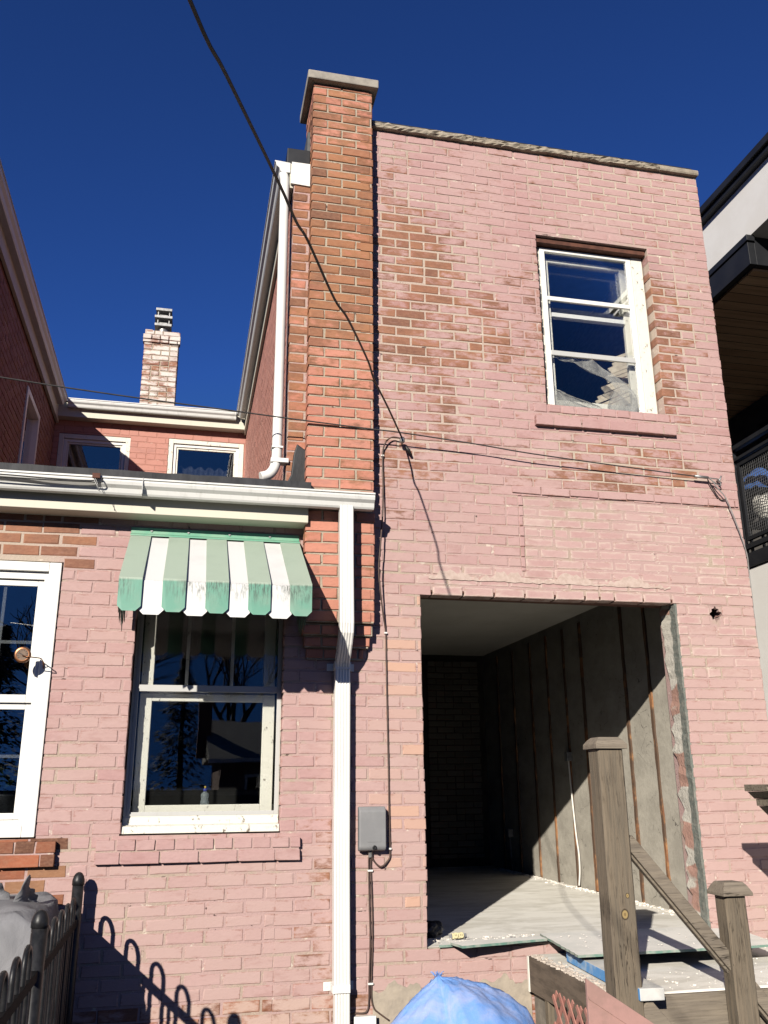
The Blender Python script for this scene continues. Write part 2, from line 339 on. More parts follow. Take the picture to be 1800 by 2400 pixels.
# ------------------------------------------------------------------ brick wall builder
CO, BL = 0.071, 0.2125
def bricks(bm, M, u0, u1, v0, v1, holes=(), solid=None, wear=None, tintf=None, mat_idx=None, seed=1,
           proud=0.0, depth=0.09, joint=0.011, flare=0.004, phase=None, soft=1.0, headers=0.06):
    """lay courses of separate bevelled bricks; M maps (u, v, w) to the world, w grows out of the wall"""
    rnd = random.Random(seed)
    lay = bm.loops.layers.float_color.get('bcol') or bm.loops.layers.float_color.new('bcol')
    uvl = bm.loops.layers.uv.get('UVMap') or bm.loops.layers.uv.new('UVMap')
    k0 = math.floor(v0/CO); k = k0
    while k*CO < v1-0.004:
        za, zb = max(k*CO, v0), min((k+1)*CO, v1)
        if zb-za < 0.02: k += 1; continue
        zm = (za+zb)/2
        # free spans of this course
        spans = [(u0, u1)]
        for (h0, h1, g0, g1) in holes:
            if zm > g0 and zm < g1:
                ns = []
                for a, b in spans:
                    if h1 <= a or h0 >= b: ns.append((a, b)); continue
                    if h0 > a: ns.append((a, h0))
                    if h1 < b: ns.append((h1, b))
                spans = ns
        for a, b in spans:
            if phase is None: st = a if False else u0
            x = math.floor((a-u0)/BL)*BL + u0 - ((k % 2)*BL/2) - 0.0
            cuts = []
            while x < b:
                if rnd.random() < headers:
                    cuts.append((x, x+BL/2)); cuts.append((x+BL/2, x+BL))
                else: cuts.append((x, x+BL))
                x += BL
            for xa, xb in cuts:
                la, lb = xa <= a+0.001, xb >= b-0.001
                xa2, xb2 = max(xa, a), min(xb, b)
                if xb2-xa2 < 0.03: continue
                j = joint/2
                pa = xa2 if la else xa2+j+rnd.uniform(-.0015, .002)
                pb = xb2 if lb else xb2-j+rnd.uniform(-.002, .0015)
                if la: pa += rnd.uniform(-.003, .003)
                if lb: pb += rnd.uniform(-.003, .003)
                qa = za+j+rnd.uniform(-.001, .0015); qb = zb-j+rnd.uniform(-.0015, .001)
                if solid and not solid((pa+pb)/2, zm): continue
                w = proud+rnd.uniform(-.0014, .0014)*soft; bv = rnd.uniform(.0020, .0052)*soft
                jt = lambda: rnd.uniform(-.0022, .0022)
                chip = [rnd.random() < 0.16 for _ in range(4)]
                corners = [(pa, qa), (pb, qa), (pb, qb), (pa, qb)]
                sg = [(1, 1), (-1, 1), (-1, -1), (1, -1)]
                F = []; R = []; K = []
                for i, ((cu, cv), (su, sv)) in enumerate(zip(corners, sg)):
                    e = bv+(rnd.uniform(.003, .010) if chip[i] else 0)
                    ju, jv = jt(), jt()
                    F.append((cu+su*e+ju, cv+sv*e*0.8+jv, w)); R.append((cu+ju, cv+jv, w-bv)); K.append((cu+ju, cv+jv, w-depth))
                wr = wear((pa+pb)/2, zm) if wear else 0.0
                wr = max(0.0, min(1.0, wr+rnd.gauss(0, 0.06))) if wear else 0.0
                tn = tintf((pa+pb)/2, zm, rnd) if tintf else 0.0
                col = (rnd.random(), rnd.random(), wr, tn)
                mi = mat_idx((pa+pb)/2, zm, rnd) if mat_idx else 0
                def wob(p): return (p[0]+0.0022*math.sin(p[1]*3.1+p[0]*0.7+seed), p[1]+0.0030*math.sin(p[0]*1.9+p[1]*0.8+seed*1.3)+0.0014*math.sin(p[0]*6.3+seed), p[2])
                F2, R2, K2 = [wob(p) for p in F], [wob(p) for p in R], [wob(p) for p in K]
                vf = [bm.verts.new(M(*p)) for p in F2]; vr = [bm.verts.new(M(*p)) for p in R2]; vk = [bm.verts.new(M(*p)) for p in K2]
                faces = [(vf, F)]
                for i in range(4):
                    i2 = (i+1) % 4
                    faces.append(([vr[i], vr[i2], vf[i2], vf[i]], [R[i], R[i2], F[i2], F[i]]))
                    faces.append(([vk[i], vk[i2], vr[i2], vr[i]], [K[i], K[i2], R[i2], R[i]]))
                for vs, src in faces:
                    f = bm.faces.new(vs); f.material_index = mi
                    for lp, p in zip(f.loops, src):
                        lp[lay] = col; lp[uvl].uv = ((p[0]-pa)/(pb-pa), (p[1]-qa)/(qb-qa))
        k += 1
def body(bm, M, us, vs, solid, w0, w1, mi):
    """mortar bed and wall thickness: a grid of cells, faces only where a cell meets air"""
    us, vs = sorted(set(us)), sorted(set(vs)); nu, nv = len(us)-1, len(vs)-1
    cell = [[solid((us[i]+us[i+1])/2, (vs[j]+vs[j+1])/2) for j in range(nv)] for i in range(nu)]
    cache = {}
    def V(u, v, w):
        key = (round(u, 5), round(v, 5), round(w, 5))
        if key not in cache: cache[key] = bm.verts.new(M(u, v, w))
        return cache[key]
    def F(pts):
        f = bm.faces.new([V(*p) for p in pts]); f.material_index = mi
    for i in range(nu):
        for j in range(nv):
            if not cell[i][j]: continue
            a, b, c, d = us[i], us[i+1], vs[j], vs[j+1]
            F([(a, c, w1), (b, c, w1), (b, d, w1), (a, d, w1)]); F([(a, c, w0), (a, d, w0), (b, d, w0), (b, c, w0)])
            if i == 0 or not cell[i-1][j]: F([(a, c, w0), (a, c, w1), (a, d, w1), (a, d, w0)])
            if i == nu-1 or not cell[i+1][j]: F([(b, c, w1), (b, c, w0), (b, d, w0), (b, d, w1)])
            if j == 0 or not cell[i][j-1]: F([(a, c, w1), (a, c, w0), (b, c, w0), (b, c, w1)])
            if j == nv-1 or not cell[i][j+1]: F([(a, d, w0), (a, d, w1), (b, d, w1), (b, d, w0)])
FRONT = lambda u, v, w: (u, -w, v)                       # plane y = 0 facing -y

# ------------------------------------------------------------------ ground
def ground():
    t = NT('yard soil and gravel')
    n = t.noise(3, 8, 0.7); n2 = t.noise(40, 5, 0.7)
    t.bump(n2, 0.6, 0.02)
    m = t.fin(t.mix(t.ss(n, 0.4, 0.6), (0.055, 0.05, 0.042), (0.085, 0.078, 0.065)), 0.95, 0, 0.1)
    bm = bmesh.new(); v = [bm.verts.new(p) for p in ((-300, -300, 0), (300, -300, 0), (300, 300, 0), (-300, 300, 0))]; bm.faces.new(v)
    tag(obj('ground', bm, m), kind='structure')
ground()

# ------------------------------------------------------------------ the brick house
HOUSE = empty('brick_house', 'old pink painted brick house with a bricked chimney, small rear courtyard and gaping doorless opening', 'house')
H_OPEN = (1.445, 3.252, 0.70, 2.80)
H_UP = (2.405, 3.325, 4.155, 5.585)
H_AWN = (-0.303, 0.580, 1.352, 2.77)
H_LEFT = (-1.72, -0.745, 1.345, 2.880)
H_VENT = (3.496, 3.600, 2.658, 2.768)
HOLES = [H_OPEN, H_UP, H_AWN, H_LEFT, H_VENT]
def in_hole(u, v): return any(a < u < b and c < v < d for a, b, c, d in HOLES)
def front_solid(u, v):
    if in_hole(u, v): return False
    if u < 0.564: return v < 3.40
    return v < 6.325
def front_wear(x, z):
    w = 0.04
    if x > 1.15 and z > 2.85:
        w = max(w, 0.78*blob(x, z, 1.36, 5.0, 0.55, 0.85), 0.66*blob(x, z, 1.80, 4.72, 0.48, 0.50), 0.58*blob(x, z, 1.40, 4.0, 0.50, 0.75),
                0.52*(1-sstep(1.30, 1.95, x))*sstep(2.9, 3.4, z)*(1-sstep(6.0, 6.33, z)))
        w = max(w, 0.60*blob(x, z, 2.95, 3.75, 0.85, 0.28), 0.68*blob(x, z, 3.42, 4.75, 0.20, 0.80), 0.55*blob(x, z, 2.25, 4.75, 0.28, 0.75))
        w = max(w, 0.38 if z > 3.5 else 0.16)
    if x < -0.60 and z > 2.85: w = 0.95
    if x < -0.60 and z < 1.345: w = 1.0
    if z < 0.48: w = max(w, 0.6)
    if 0.564 < x < 0.72 and z > 3.3: w = 0.72
    if 0.70 < x < 0.92 and 0.5 < z < 1.45: w = max(w, 0.50)
    return w
def front_tint(x, z, r):
    if 1.45 < x < 3.25 and 2.80 < z < 2.95: return 0.5
    if x > 3.25 and 2.3 < z < 2.95: return 0.5 if r.random() < 0.5 else 0.85
    if 1.1 < x < 1.445 and 0.9 < z < 2.8: return 0.80 + 0.18*r.random()
    if x > 1.15 and 2.8 < z < 3.6: return 0.68 + 0.08*r.random()
    if z < 2.7 and x > 3.25: return 0.74 + 0.1*r.random()
    if z < 1.3: return 0.72+0.12*r.random()
    if z < 2.9: return 0.66+0.10*r.random()
    return 0.0
def front_mat(x, z, r):
    if 0.564 < x < 0.72 and z > 3.3: return 1
    if z < 0.485 and (x > -0.12 or x < -0.6): return 3
    if x < -0.62 and z < 1.35: return 3
    if 1.12 < x < 1.5 and z < 0.60 and r.random() < 0.4: return 3
    return 0
PANEL = (2.140, 3.665, 2.951, 3.500)
def build_front():
    bm = bmesh.new()
    bricks(bm, FRONT, 2.176, 3.662, 2.951, 3.500, (), None, lambda x, z: 0.02, lambda x, z, r: 0.5, seed=33, proud=-0.0015, joint=0.014, headers=0.12)
    bricks(bm, FRONT, 2.142, 2.172, 2.951, 3.500, (), None, lambda x, z: 0.30, lambda x, z, r: 0.0, seed=34, proud=0.004, joint=0.004)
    bricks(bm, FRONT, -4.6, 0.564, 0.0, 3.195, HOLES, None, front_wear, front_tint, front_mat, seed=5)
    bricks(bm, FRONT, 0.564, 3.845, 0.0, 6.325, HOLES+[(1.13, 2.06, -1.0, 0.497), (0.0, 0.700, 5.742, 7.0), PANEL], None, front_wear, front_tint, front_mat, seed=9)
    us = [-4.6, 0.564, 0.70, 3.842]; vs = [0, 3.40, 5.742, 6.325]
    for a, b, c, d in HOLES: us += [a-0.004, b+0.004]; vs += [c-0.004, d+0.004]
    # tight grid near holes
    def sol(u, v):
        if any(a-0.004 < u < b+0.004 and c-0.004 < v < d+0.004 for a, b, c, d in HOLES): return False
        return v < 3.40 if u < 0.564 else (v < 5.742 if u < 0.70 else v < 6.325)
    body(bm, FRONT, us, vs, sol, -0.24, -0.0032, 2)
    return obj('wall', bm, [PINK, SALMON, MORT, OLD], HOUSE)
build_front()

# raised rows: slightly proud brick sills and the soldier line of the patched panel
def sill(x0, x1, z0, z1, proud, mat, seed, rows=2, wear=0.12):
    bm = bmesh.new(); rnd = random.Random(seed)
    lay = bm.loops.layers.float_color.new('bcol'); uvl = bm.loops.layers.uv.new('UVMap')
    hh = (z1-z0)/rows
    for r in range(rows):
        za, zb = z0+r*hh, z0+(r+1)*hh
        step = 0.106 if r == rows-1 and rows == 2 else BL
        x = x0-(0.08 if r == 0 else 0)
        while x < x1-0.01:
            xa, xb = max(x, x0), min(x+step, x1); x += step
            if xb-xa < 0.02: continue
            ja = 0.0 if xa == x0 else 0.005; jb = 0.0 if xb == x1 else 0.005
            n0 = len(bm.faces)
            p = proud+rnd.uniform(-.002, .003)
            vs = box(bm, xa+ja, xb-jb, -p, 0.08, za+(0.0 if r == 0 else 0.005), zb-0.004+rnd.uniform(-.002, .001))
            for v in vs: v.co += Vector((rnd.uniform(-.002, .002), rnd.uniform(-.0015, .0015), rnd.uniform(-.0015, .0015)))
            c = (rnd.random(), rnd.random(), max(0, min(1, wear+rnd.gauss(0, .12))), 0)
            bm.faces.ensure_lookup_table()
            for f in bm.faces[n0:]:
                for lp in f.loops:
                    lp[lay] = c; lp[uvl].uv = ((lp.vert.co.x-xa)/(xb-xa), (lp.vert.co.z-za)/(zb-za))
    n0 = len(bm.faces); box(bm, x0+0.004, x1-0.004, -proud+0.006, 0.07, z0+0.003, z1-0.006, 1)
    return obj('window_sill', bm, [mat, MORT], HOUSE, bevel=0.003)
sill(-0.424, 0.695, 1.203, 1.332, 0.030, PINK, 3)
sill(-1.9, -0.632, 1.200, 1.332, 0.040, OLD, 4, wear=1.0)
sill(2.300, 3.385, 4.012, 4.088, 0.035, PINK, 6, rows=1)
def header_row():
    bm = bmesh.new()
    bricks(bm, FRONT, 2.30, 3.40, 1.0*CO*58, CO*59, wear=lambda x, z: 0.15, seed=77, proud=0.003, headers=1.0)
    return obj('brick_course', bm, [PINK], HOUSE)
def panel_edges():
    bm = bmesh.new(); rnd = random.Random(8)
    lay = bm.loops.layers.float_color.new('bcol'); uvl = bm.loops.layers.uv.new('UVMap')
    # course over the patched panel, a little proud, with broken mortar
    x = 2.10
    while x < 3.80:
        n0 = len(bm.faces); xe = min(x+BL, 3.83)
        vs = box(bm, x+0.004, xe-0.004, -0.009-rnd.uniform(0, .004), 0.03, 3.500, 3.553)
        for v in vs: v.co.z += rnd.uniform(-.004, .004)
        c = (rnd.random(), rnd.random(), 0.25, 0); bm.faces.ensure_lookup_table()
        for f in bm.faces[n0:]:
            for lp in f.loops: lp[lay] = c; lp[uvl].uv = ((lp.vert.co.x-x)/BL, (lp.vert.co.z-3.5)/.055)
        x = xe
    return obj('brick_course', bm, [PINK], HOUSE, bevel=0.003)
panel_edges()
header_row()

# chimney on the front wall
def chim_wear(x, z):
    if z > 6.0: return 0.62
    if z > 4.65: return 0.93
    if z > 3.4: return 0.40+0.45*sstep(4.0, 4.75, z)
    return 0.36
def build_chimney():
    bm = bmesh.new()
    P = 0.112
    M = lambda u, v, w: (u, -P-w, v)
    bricks(bm, M, 0.680, 1.120, 2.556, 6.565, wear=chim_wear, seed=21, headers=0.0)
    ML = lambda u, v, w: (0.680-w, u, v)                 # left cheek
    bricks(bm, ML, -P+0.004, 0.30, 2.556, 6.565, wear=chim_wear, seed=22)
    MR = lambda u, v, w: (1.120+w, -u, v)
    bricks(bm, MR, -0.30, P-0.004, 2.556, 6.565, wear=chim_wear, seed=23)
    box(bm, 0.687, 1.113, -P+0.007, 0.30, 2.556, 6.563, 1)
    # corbelled foot: each course steps back
    for i, (dx, p) in enumerate([(0.0, 0.080), (0.02, 0.050), (0.055, 0.022)]):
        z1 = 2.549-i*CO
        M2 = lambda u, v, w, p=p: (u, -p-w, v)
        bricks(bm, M2, 0.682+dx*0.5, 1.118-dx, z1-CO+0.004, z1, wear=lambda x, z: 0.25, seed=30+i)
        box(bm, 0.689+dx*0.5, 1.111-dx, -p+0.007, 0.02, z1-CO+0.004, z1+0.002, 1)
    ch = obj('chimney', bm, [SALMON, MORTG], HOUSE)
    bm = bmesh.new(); box(bm, 0.632, 1.160, -0.160, 0.335, 6.567, 6.640)
    obj('chimney_cap', bm, CONCRETE_CAP, ch, bevel=0.008)
    bm = bmesh.new(); box(bm, 0.660, 0.684, 0.03, 0.29, 5.96, 6.24)
    obj('flashing', bm, DARKFL, ch, bevel=0.002)
    return ch
build_chimney()
def far_chimney():
    bm = bmesh.new()
    x0, x1, y0, z0, z1 = -0.742, -0.322, 5.06, 5.6, 7.17
    M = lambda u, v, w: (u, y0-w, v)
    full = lambda x, z: 0.42
    bricks(bm, M, x0, x1, z0, 6.98, wear=lambda x, z: 0.56, seed=41, headers=0.3)
    M2 = lambda u, v, w: (u, y0-0.02-w, v)
    bricks(bm, M2, x0-0.02, x1+0.02, 6.98+0.003, 7.10, wear=full, seed=42, headers=0.3)
    bricks(bm, M, x0+0.01, x1+0.01, 7.10+0.003, 7.17, wear=full, seed=43)
    MR = lambda u, v, w: (x1+w, y0+u, v); bricks(bm, MR, 0.004, 0.40, z0, 7.17, wear=full, seed=44)
    ML = lambda u, v, w: (x0-w, y0+u, v); bricks(bm, ML, 0.004, 0.40, z0, 7.17, wear=full, seed=45)
    box(bm, x0+0.007, x1-0.007, y0+0.007, y0+0.40, z0, 7.165, 1)
    ch = obj('chimney', bm, [WHITEW, MORTG], HOUSE, label='whitewashed brick chimney with a metal flue cap')
    bm = bmesh.new(); cx, cy = -0.53, 5.18
    lathe(bm, [(0.065, 7.165), (0.065, 7.25), (0.06, 7.255)], (cx, cy, 0), 16)
    for z, w in ((7.25, 0.105), (7.36, 0.11), (7.47, 0.10)):
        box(bm, cx-w, cx+w, cy-w, cy+w, z, z+0.035)
        if z < 7.45:
            for sx in (-1, 1):
                for sy in (-1, 1):
                    box(bm, cx+sx*0.07-0.006, cx+sx*0.07+0.006, cy+sy*0.07-0.006, cy+sy*0.07+0.006, z+0.036, z+0.108)
            box(bm, cx-0.05, cx+0.05, cy-0.05, cy+0.05, z+0.037, z+0.075)
    obj('flue_cap', bm, STEEL, ch, bevel=0.002)
far_chimney()

# courtyard walls and the shaded wing
XL, YB = -1.66, 4.82
W1 = (-1.60, -0.79, 4.2, 5.585); W2 = (-0.349, 0.542, 4.2, 5.615)
def build_court():
    cz = lambda x, z: 0.03
    bm = bmesh.new()
    M = lambda u, v, w: (0.564-w, -u, v)                  # right side wall facing -x ; u = -y
    bricks(bm, M, -YB, -0.10, 3.40, 5.90, wear=cz, seed=51, soft=0.35, joint=0.006)
    bricks(bm, M, -0.10, -0.003, 3.40, 5.74, wear=lambda x, z: 0.6, seed=54)
    body(bm, M, [-YB, 0-0.004], [3.40, 5.90], lambda u, v: True, -0.20, -0.0022, 1)
    obj('wall', bm, [COURT, MORTS], HOUSE)
    bm = bmesh.new()
    M = lambda u, v, w: (u, YB-w, v)
    hs = [W1, W2]
    sol = lambda u, v: not any(a-.004 < u < b+.004 and c-.004 < v < d+.004 for a, b, c, d in hs)
    bricks(bm, M, XL, 0.564, 3.40, 5.90, hs, None, cz, None, None, seed=52, headers=0.2, soft=0.5, joint=0.008)
    us = [XL, 0.568]; vs = [3.40, 5.92]
    for a, b, c, d in hs: us += [a-.004, b+.004]; vs += [c-.004, d+.004]
    body(bm, M, us, vs, sol, -0.2, -0.003, 1)
    obj('wall', bm, [COURT, MORTS], HOUSE)
    bm = bmesh.new()
    wh = (3.02, 3.80, 4.2, 5.35)
    M = lambda u, v, w: (XL+w, u, v)                      # left wing side facing +x
    sol = lambda u, v: not (wh[0]-.004 < u < wh[1]+.004 and wh[2]-.004 < v < wh[3]+.004)
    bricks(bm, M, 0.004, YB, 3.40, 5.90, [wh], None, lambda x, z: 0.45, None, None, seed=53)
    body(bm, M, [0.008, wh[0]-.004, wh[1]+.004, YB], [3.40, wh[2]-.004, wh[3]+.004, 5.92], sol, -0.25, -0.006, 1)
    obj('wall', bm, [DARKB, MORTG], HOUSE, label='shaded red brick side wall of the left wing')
    bm = bmesh.new()
    M = lambda u, v, w: (u, -w, v)
    bricks(bm, M, -4.6, XL, 3.40, 6.0, wear=lambda x, z: 0.2, seed=55)
    body(bm, M, [-4.6, XL-0.004], [3.40, 6.0], lambda u, v: True, -0.24, -0.0065, 1)
    obj('wall', bm, [PINK, MORT], HOUSE)
    # closed dark shells behind: outer side and rear walls, floors between storeys
    bm = bmesh.new()
    box(bm, 3.61, 3.842, 0.245, 9.0, 0.0, 6.32)          # right party side
    box(bm, 0.80, 3.60, 8.8, 9.0, 0.0, 6.3)
    box(bm, -4.6, -4.36, 0.245, 9.0, 0.0, 6.0)
    box(bm, -4.35, 0.79, 8.8, 9.0, 0.0, 5.9)
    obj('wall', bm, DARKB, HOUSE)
    return wh
WING_WIN = build_court()
def interior():
    bm = bmesh.new()
    box(bm, -4.35, 0.79, YB+0.75, YB+0.80, 0.0, 5.8)      # partition behind the rear windows
    box(bm, -4.35, 1.20, 2.4, 2.45, 0.02, 3.30)           # kitchen back wall
    box(bm, 1.21, 1.30, 0.245, 5.1, 0.02, 3.15)           # partition beside the open room
    box(bm, -4.35, 1.20, 0.245, 2.39, 3.22, 3.28)         # kitchen ceiling
    box(bm, -4.35, 1.20, 0.245, 2.39, 0.02, 0.75)         # kitchen floor build-up
    box(bm, 0.78, 3.60, 0.245, 8.79, 3.20, 3.30)          # upper floor
    box(bm, 0.78, 3.60, 4.2, 4.25, 3.31, 6.0)             # upper room back
    box(bm, -2.6, -2.55, 0.05, YB, 3.42, 5.85)            # wing inside
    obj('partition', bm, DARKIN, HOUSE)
interior()
# roofs
def roofs():
    bm = bmesh.new()
    box(bm, XL, 0.560, -0.150, YB-0.005, 3.405, 3.425)
    obj('roof', bm, BLACKM, HOUSE)
    bm = bmesh.new()                                       # black upstand along the low eave
    n = 60; x0, x1 = -4.6, 0.707; top = []; bot = []
    rnd = random.Random(3)
    for i in range(n+1):
        x = x0+(x1-x0)*i/n
        top.append(bm.verts.new((x, -0.150+rnd.uniform(-.003, .003), 3.432+rnd.uniform(-.003, .003)))); bot.append(bm.verts.new((x, -0.172+rnd.uniform(-.004, .004), 3.345)))
    bk = [bm.verts.new((x0, -0.05, 3.432)), bm.verts.new((x1, -0.05, 3.432)), bm.verts.new((x0, -0.05, 3.345)), bm.verts.new((x1, -0.05, 3.345))]
    for i in range(n): bm.faces.new((bot[i], bot[i+1], top[i+1], top[i]))
    bm.faces.new(top+[bk[1], bk[0]]); bm.faces.new((bot[-1], bk[3], bk[1], top[-1])); bm.faces.new((bk[2], bot[0], top[0], bk[0]))
    obj('roof_edge', bm, BLACKM, HOUSE)
    bm = bmesh.new()
    box(bm, 0.50, 3.84, 0.245, 9.0, 5.925, 6.03)
    BOX('roof_curb', (0.512, 0.679, 0.004, 0.244, 5.928, 6.055), CURB, HOUSE, bevel=0.004)
    box(bm, -4.6, -1.60, 0.03, 9.0, 5.925, 5.97); box(bm, -1.59, 0.49, 4.66, 9.0, 5.925, 5.95)
    # low pitched far roof behind the rear gutter
    prism(bm, [(-1.59, 4.68, 5.951), (-1.59, 6.8, 5.951), (-1.59, 6.8, 6.30)], (2.08, 0, 0))
    obj('roof', bm, BLACKM, HOUSE, bevel=0.004)
    bm = bmesh.new()                                       # black flashing boot at the chimney foot
    prism(bm, [(0.540, -0.03, 3.433), (0.716, -0.03, 3.433), (0.704, -0.03, 3.47), (0.702, -0.03, 3.685), (0.668, -0.03, 3.705), (0.626, -0.03, 3.735), (0.606, -0.03, 3.66), (0.592, -0.03, 3.52), (0.565, -0.03, 3.46)], (0, 0.08, 0))
    obj('flashing', bm, BLACKM, HOUSE, bevel=0.008, label='black tarred flashing boot at the chimney foot')
roofs()
def coping():
    bm = bmesh.new(); rnd = random.Random(14)
    cuts = [1.135, 1.93, 2.75, 3.50, 3.850]
    for a, b in zip(cuts, cuts[1:]):
        smooth = b > 3.8
        n = 2 if smooth else 26; rows = 4
        z0, z1 = 6.327, 6.374
        grid = []
        for j in range(rows+1):
            row = []
            for i in range(n+1):
                x = a+0.003+(b-a-0.006)*i/n; z = z0+(z1-z0)*j/rows
                o = 0 if smooth else rnd.uniform(-.009, .008)
                dz = 0 if smooth else rnd.uniform(-.003, .003)
                y = -0.036+o+(0.006 if j in (0, rows) else 0)
                row.append(bm.verts.new((x, y, z+dz)))
            grid.append(row)
        for j in range(rows):
            for i in range(n):
                bm.faces.new((grid[j][i], grid[j][i+1], grid[j+1][i+1], grid[j+1][i]))
        bk = [bm.verts.new(p) for p in ((a+.003, 0.27, z0), (b-.003, 0.27, z0), (b-.003, 0.27, z1), (a+.003, 0.27, z1))]
        bm.faces.new(grid[0][::-1]+[bk[0], bk[1]]); bm.faces.new(grid[-1]+[bk[2], bk[3]])
        bm.faces.new([r[0] for r in grid[::-1]]+[bk[0], bk[3]]); bm.faces.new([r[-1] for r in grid]+[bk[2], bk[1]])
        bm.faces.new((bk[0], bk[3], bk[2], bk[1]))
    obj('coping', bm, STONE, HOUSE)
    BOX('roof_edge', (1.13, 3.80, -0.020, 0.26, 6.378, 6.392), BLACKM, HOUSE)
coping()

# gutters: a moulded profile swept along a straight run
GP = [(0.0, 0.005), (0.062, 0.0), (0.070, 0.010), (0.078, 0.035), (0.098, 0.052), (0.104, 0.070), (0.104, 0.082), (0.112, 0.084), (0.112, 0.094), (0.100, 0.094), (0.0, 0.088)]
def gutter(p0, p1, out, name='gutter', mat=None, parent=HOUSE):
    bm = bmesh.new(); p0, p1, out = Vector(p0), Vector(p1), Vector(out)
    prism(bm, [p0+out*o+Vector((0, 0, z)) for o, z in GP], p1-p0)
    bmesh.ops.recalc_face_normals(bm, faces=bm.faces)
    return obj(name, bm, mat or GUTTERM, parent)
g = gutter((-4.6, -0.168, 3.250), (1.092, -0.168, 3.250), (0, -1, 0))
BOX('gutter_joint', (-0.31, -0.306, -0.2825, -0.168, 3.249, 3.346), GREY_ALU, g)
BOX('fascia', (-4.6, 0.692, -0.150, -0.002, 3.165, 3.340), CREAM, HOUSE, bevel=0.003)
gutter((0.535, YB-0.24, 5.838), (0.535, 0.004, 5.838), (-1, 0, 0))
gutter((XL+0.04, 0.02, 5.838), (XL+0.04, YB-0.24, 5.838), (1, 0, 0))
gutter((XL+0.151, YB-0.138, 5.838), (0.424, YB-0.138, 5.838), (0, -1, 0))
bm = bmesh.new()
box(bm, 0.534, 0.5585, 0.012, YB-0.01, 5.72, 5.93); obj('fascia', bm, CREAM, HOUSE)
bm = bmesh.new(); box(bm, XL+0.012, XL+0.041, 0.03, YB-0.01, 5.70, 5.93); obj('fascia', bm, CREAM, HOUSE)
bm = bmesh.new(); box(bm, XL+0.042, 0.533, YB-0.137, YB-0.010, 5.745, 5.93); obj('fascia', bm, CREAM, HOUSE)
bm = bmesh.new(); prism(bm, [(0.540, -0.012, 5.742), (0.678, -0.012, 5.736), (0.678, -0.012, 5.925), (0.545, -0.012, 5.925), (0.545, -0.012, 5.86), (0.540, -0.012, 5.85)], (0, 0.022, 0))
obj('fascia', bm, WHITE_METAL, HOUSE, label='white fascia board end beside the chimney')

# downspouts
def ribbed(bm, path, wx, wy, ribs=5, up=Vector((1, 0, 0))):
    """rectangular corrugated pipe swept along a path lying in a plane x = const (or y = const)"""
    sec = []
    for i in range(ribs*2+1):
        t = i/(ribs*2); sec.append((-wx/2+wx*t, -wy/2-(0.004 if i % 2 else 0.0)))
    sec += [(wx/2, wy/2), (-wx/2, wy/2)]
    P = [Vector(p) for p in path]; rings = []
    for i, p in enumerate(P):
        t = (P[min(i+1, len(P)-1)]-P[max(i-1, 0)]).normalized()
        u = up; v = t.cross(u).normalized()
        rings.append([bm.verts.new(p+u*a-v*b) for a, b in sec])
    n = len(sec)
    for a, b in zip(rings, rings[1:]):
        for k in range(n): bm.faces.new((a[k], a[(k+1) % n], b[(k+1) % n], b[k]))
    bm.faces.new(rings[0]); bm.faces.new(rings[-1][::-1])
    bmesh.ops.recalc_face_normals(bm, faces=bm.faces)
def downspouts():
    bm = bmesh.new(); x = 0.924
    ribbed(bm, [(x-0.006, -0.215, 3.262), (x-0.004, -0.215, 2.9), (x, -0.215, 2.53), (x, -0.207, 2.485), (x, -0.17, 2.425), (x, -0.13, 2.375), (x, -0.09, 2.33), (x+0.002, -0.062, 2.285)], 0.082, 0.060)
    dsp = obj('downspout', bm, WHITE_METAL, HOUSE, label='white ribbed downspout on the low wall')
    bm = bmesh.new(); ribbed(bm, [(x+0.003, -0.056, 2.33), (x+0.003, -0.056, 1.2), (x+0.008, -0.056, 0.60), (x+0.010, -0.056, 0.535)], 0.088, 0.070)
    obj('pipe', bm, WHITE_METAL, dsp)
    bm = bmesh.new(); ribbed(bm, [(x+0.010, -0.056, 0.56), (x+0.012, -0.056, 0.05)], 0.082, 0.064)
    obj('pipe', bm, WHITE_METAL, dsp)
    for k in range(6):
        bm = bmesh.new(); z = 2.31+k*0.018
        box(bm, x-0.043, x+0.043, -0.112-k*0.012, -0.105-k*0.012, z, z+0.006)
        obj('elbow_crimp', bm, GREY_ALU, dsp)
    for z in (2.295, 0.545):
        bm = bmesh.new(); box(bm, x-0.082, x+0.086, -0.006, -0.0025, z-0.022, z+0.022)
        box(bm, x-0.046, x+0.052, -0.101, -0.006, z-0.020, z+0.020)
        for sx in (-0.066, 0.07): lathe(bm, [(0.006, -0.010), (0.006, -0.006)], (x+sx, 0, z), 8, axis='Y')
        obj('bracket', bm, WHITE_METAL, dsp, bevel=0.001)
    # upper one, round edged, with a kicked foot on the low roof
    bm = bmesh.new(); xx, yy = 0.500, 0.010
    path = catmull([(xx-0.01, yy+0.03, 5.845), (xx-0.002, yy+0.01, 5.79), (xx, yy, 5.70)], 4)+[Vector((xx, yy, 4.6)), Vector((xx, yy, 3.68))]
    path += catmull([(xx, yy, 3.66), (xx-0.01, yy, 3.58), (xx-0.045, yy-0.01, 3.52), (xx-0.10, yy-0.02, 3.495)], 5)
    tube(bm, path, 0.033, 14)
    dsp = obj('downspout', bm, WHITE_METAL, HOUSE, label='white downspout beside the chimney, kicked out onto the low roof')
    bm = bmesh.new(); box(bm, xx-0.04, xx+0.075, yy-0.036, yy+0.036, 3.60, 3.63)
    BOX('pipe_seam', (xx-0.036, xx+0.036, yy-0.036, yy+0.036, 3.70, 3.712), WHITE_METAL, dsp)
    obj('bracket', bm, WHITE_METAL, dsp, bevel=0.003)
downspouts()

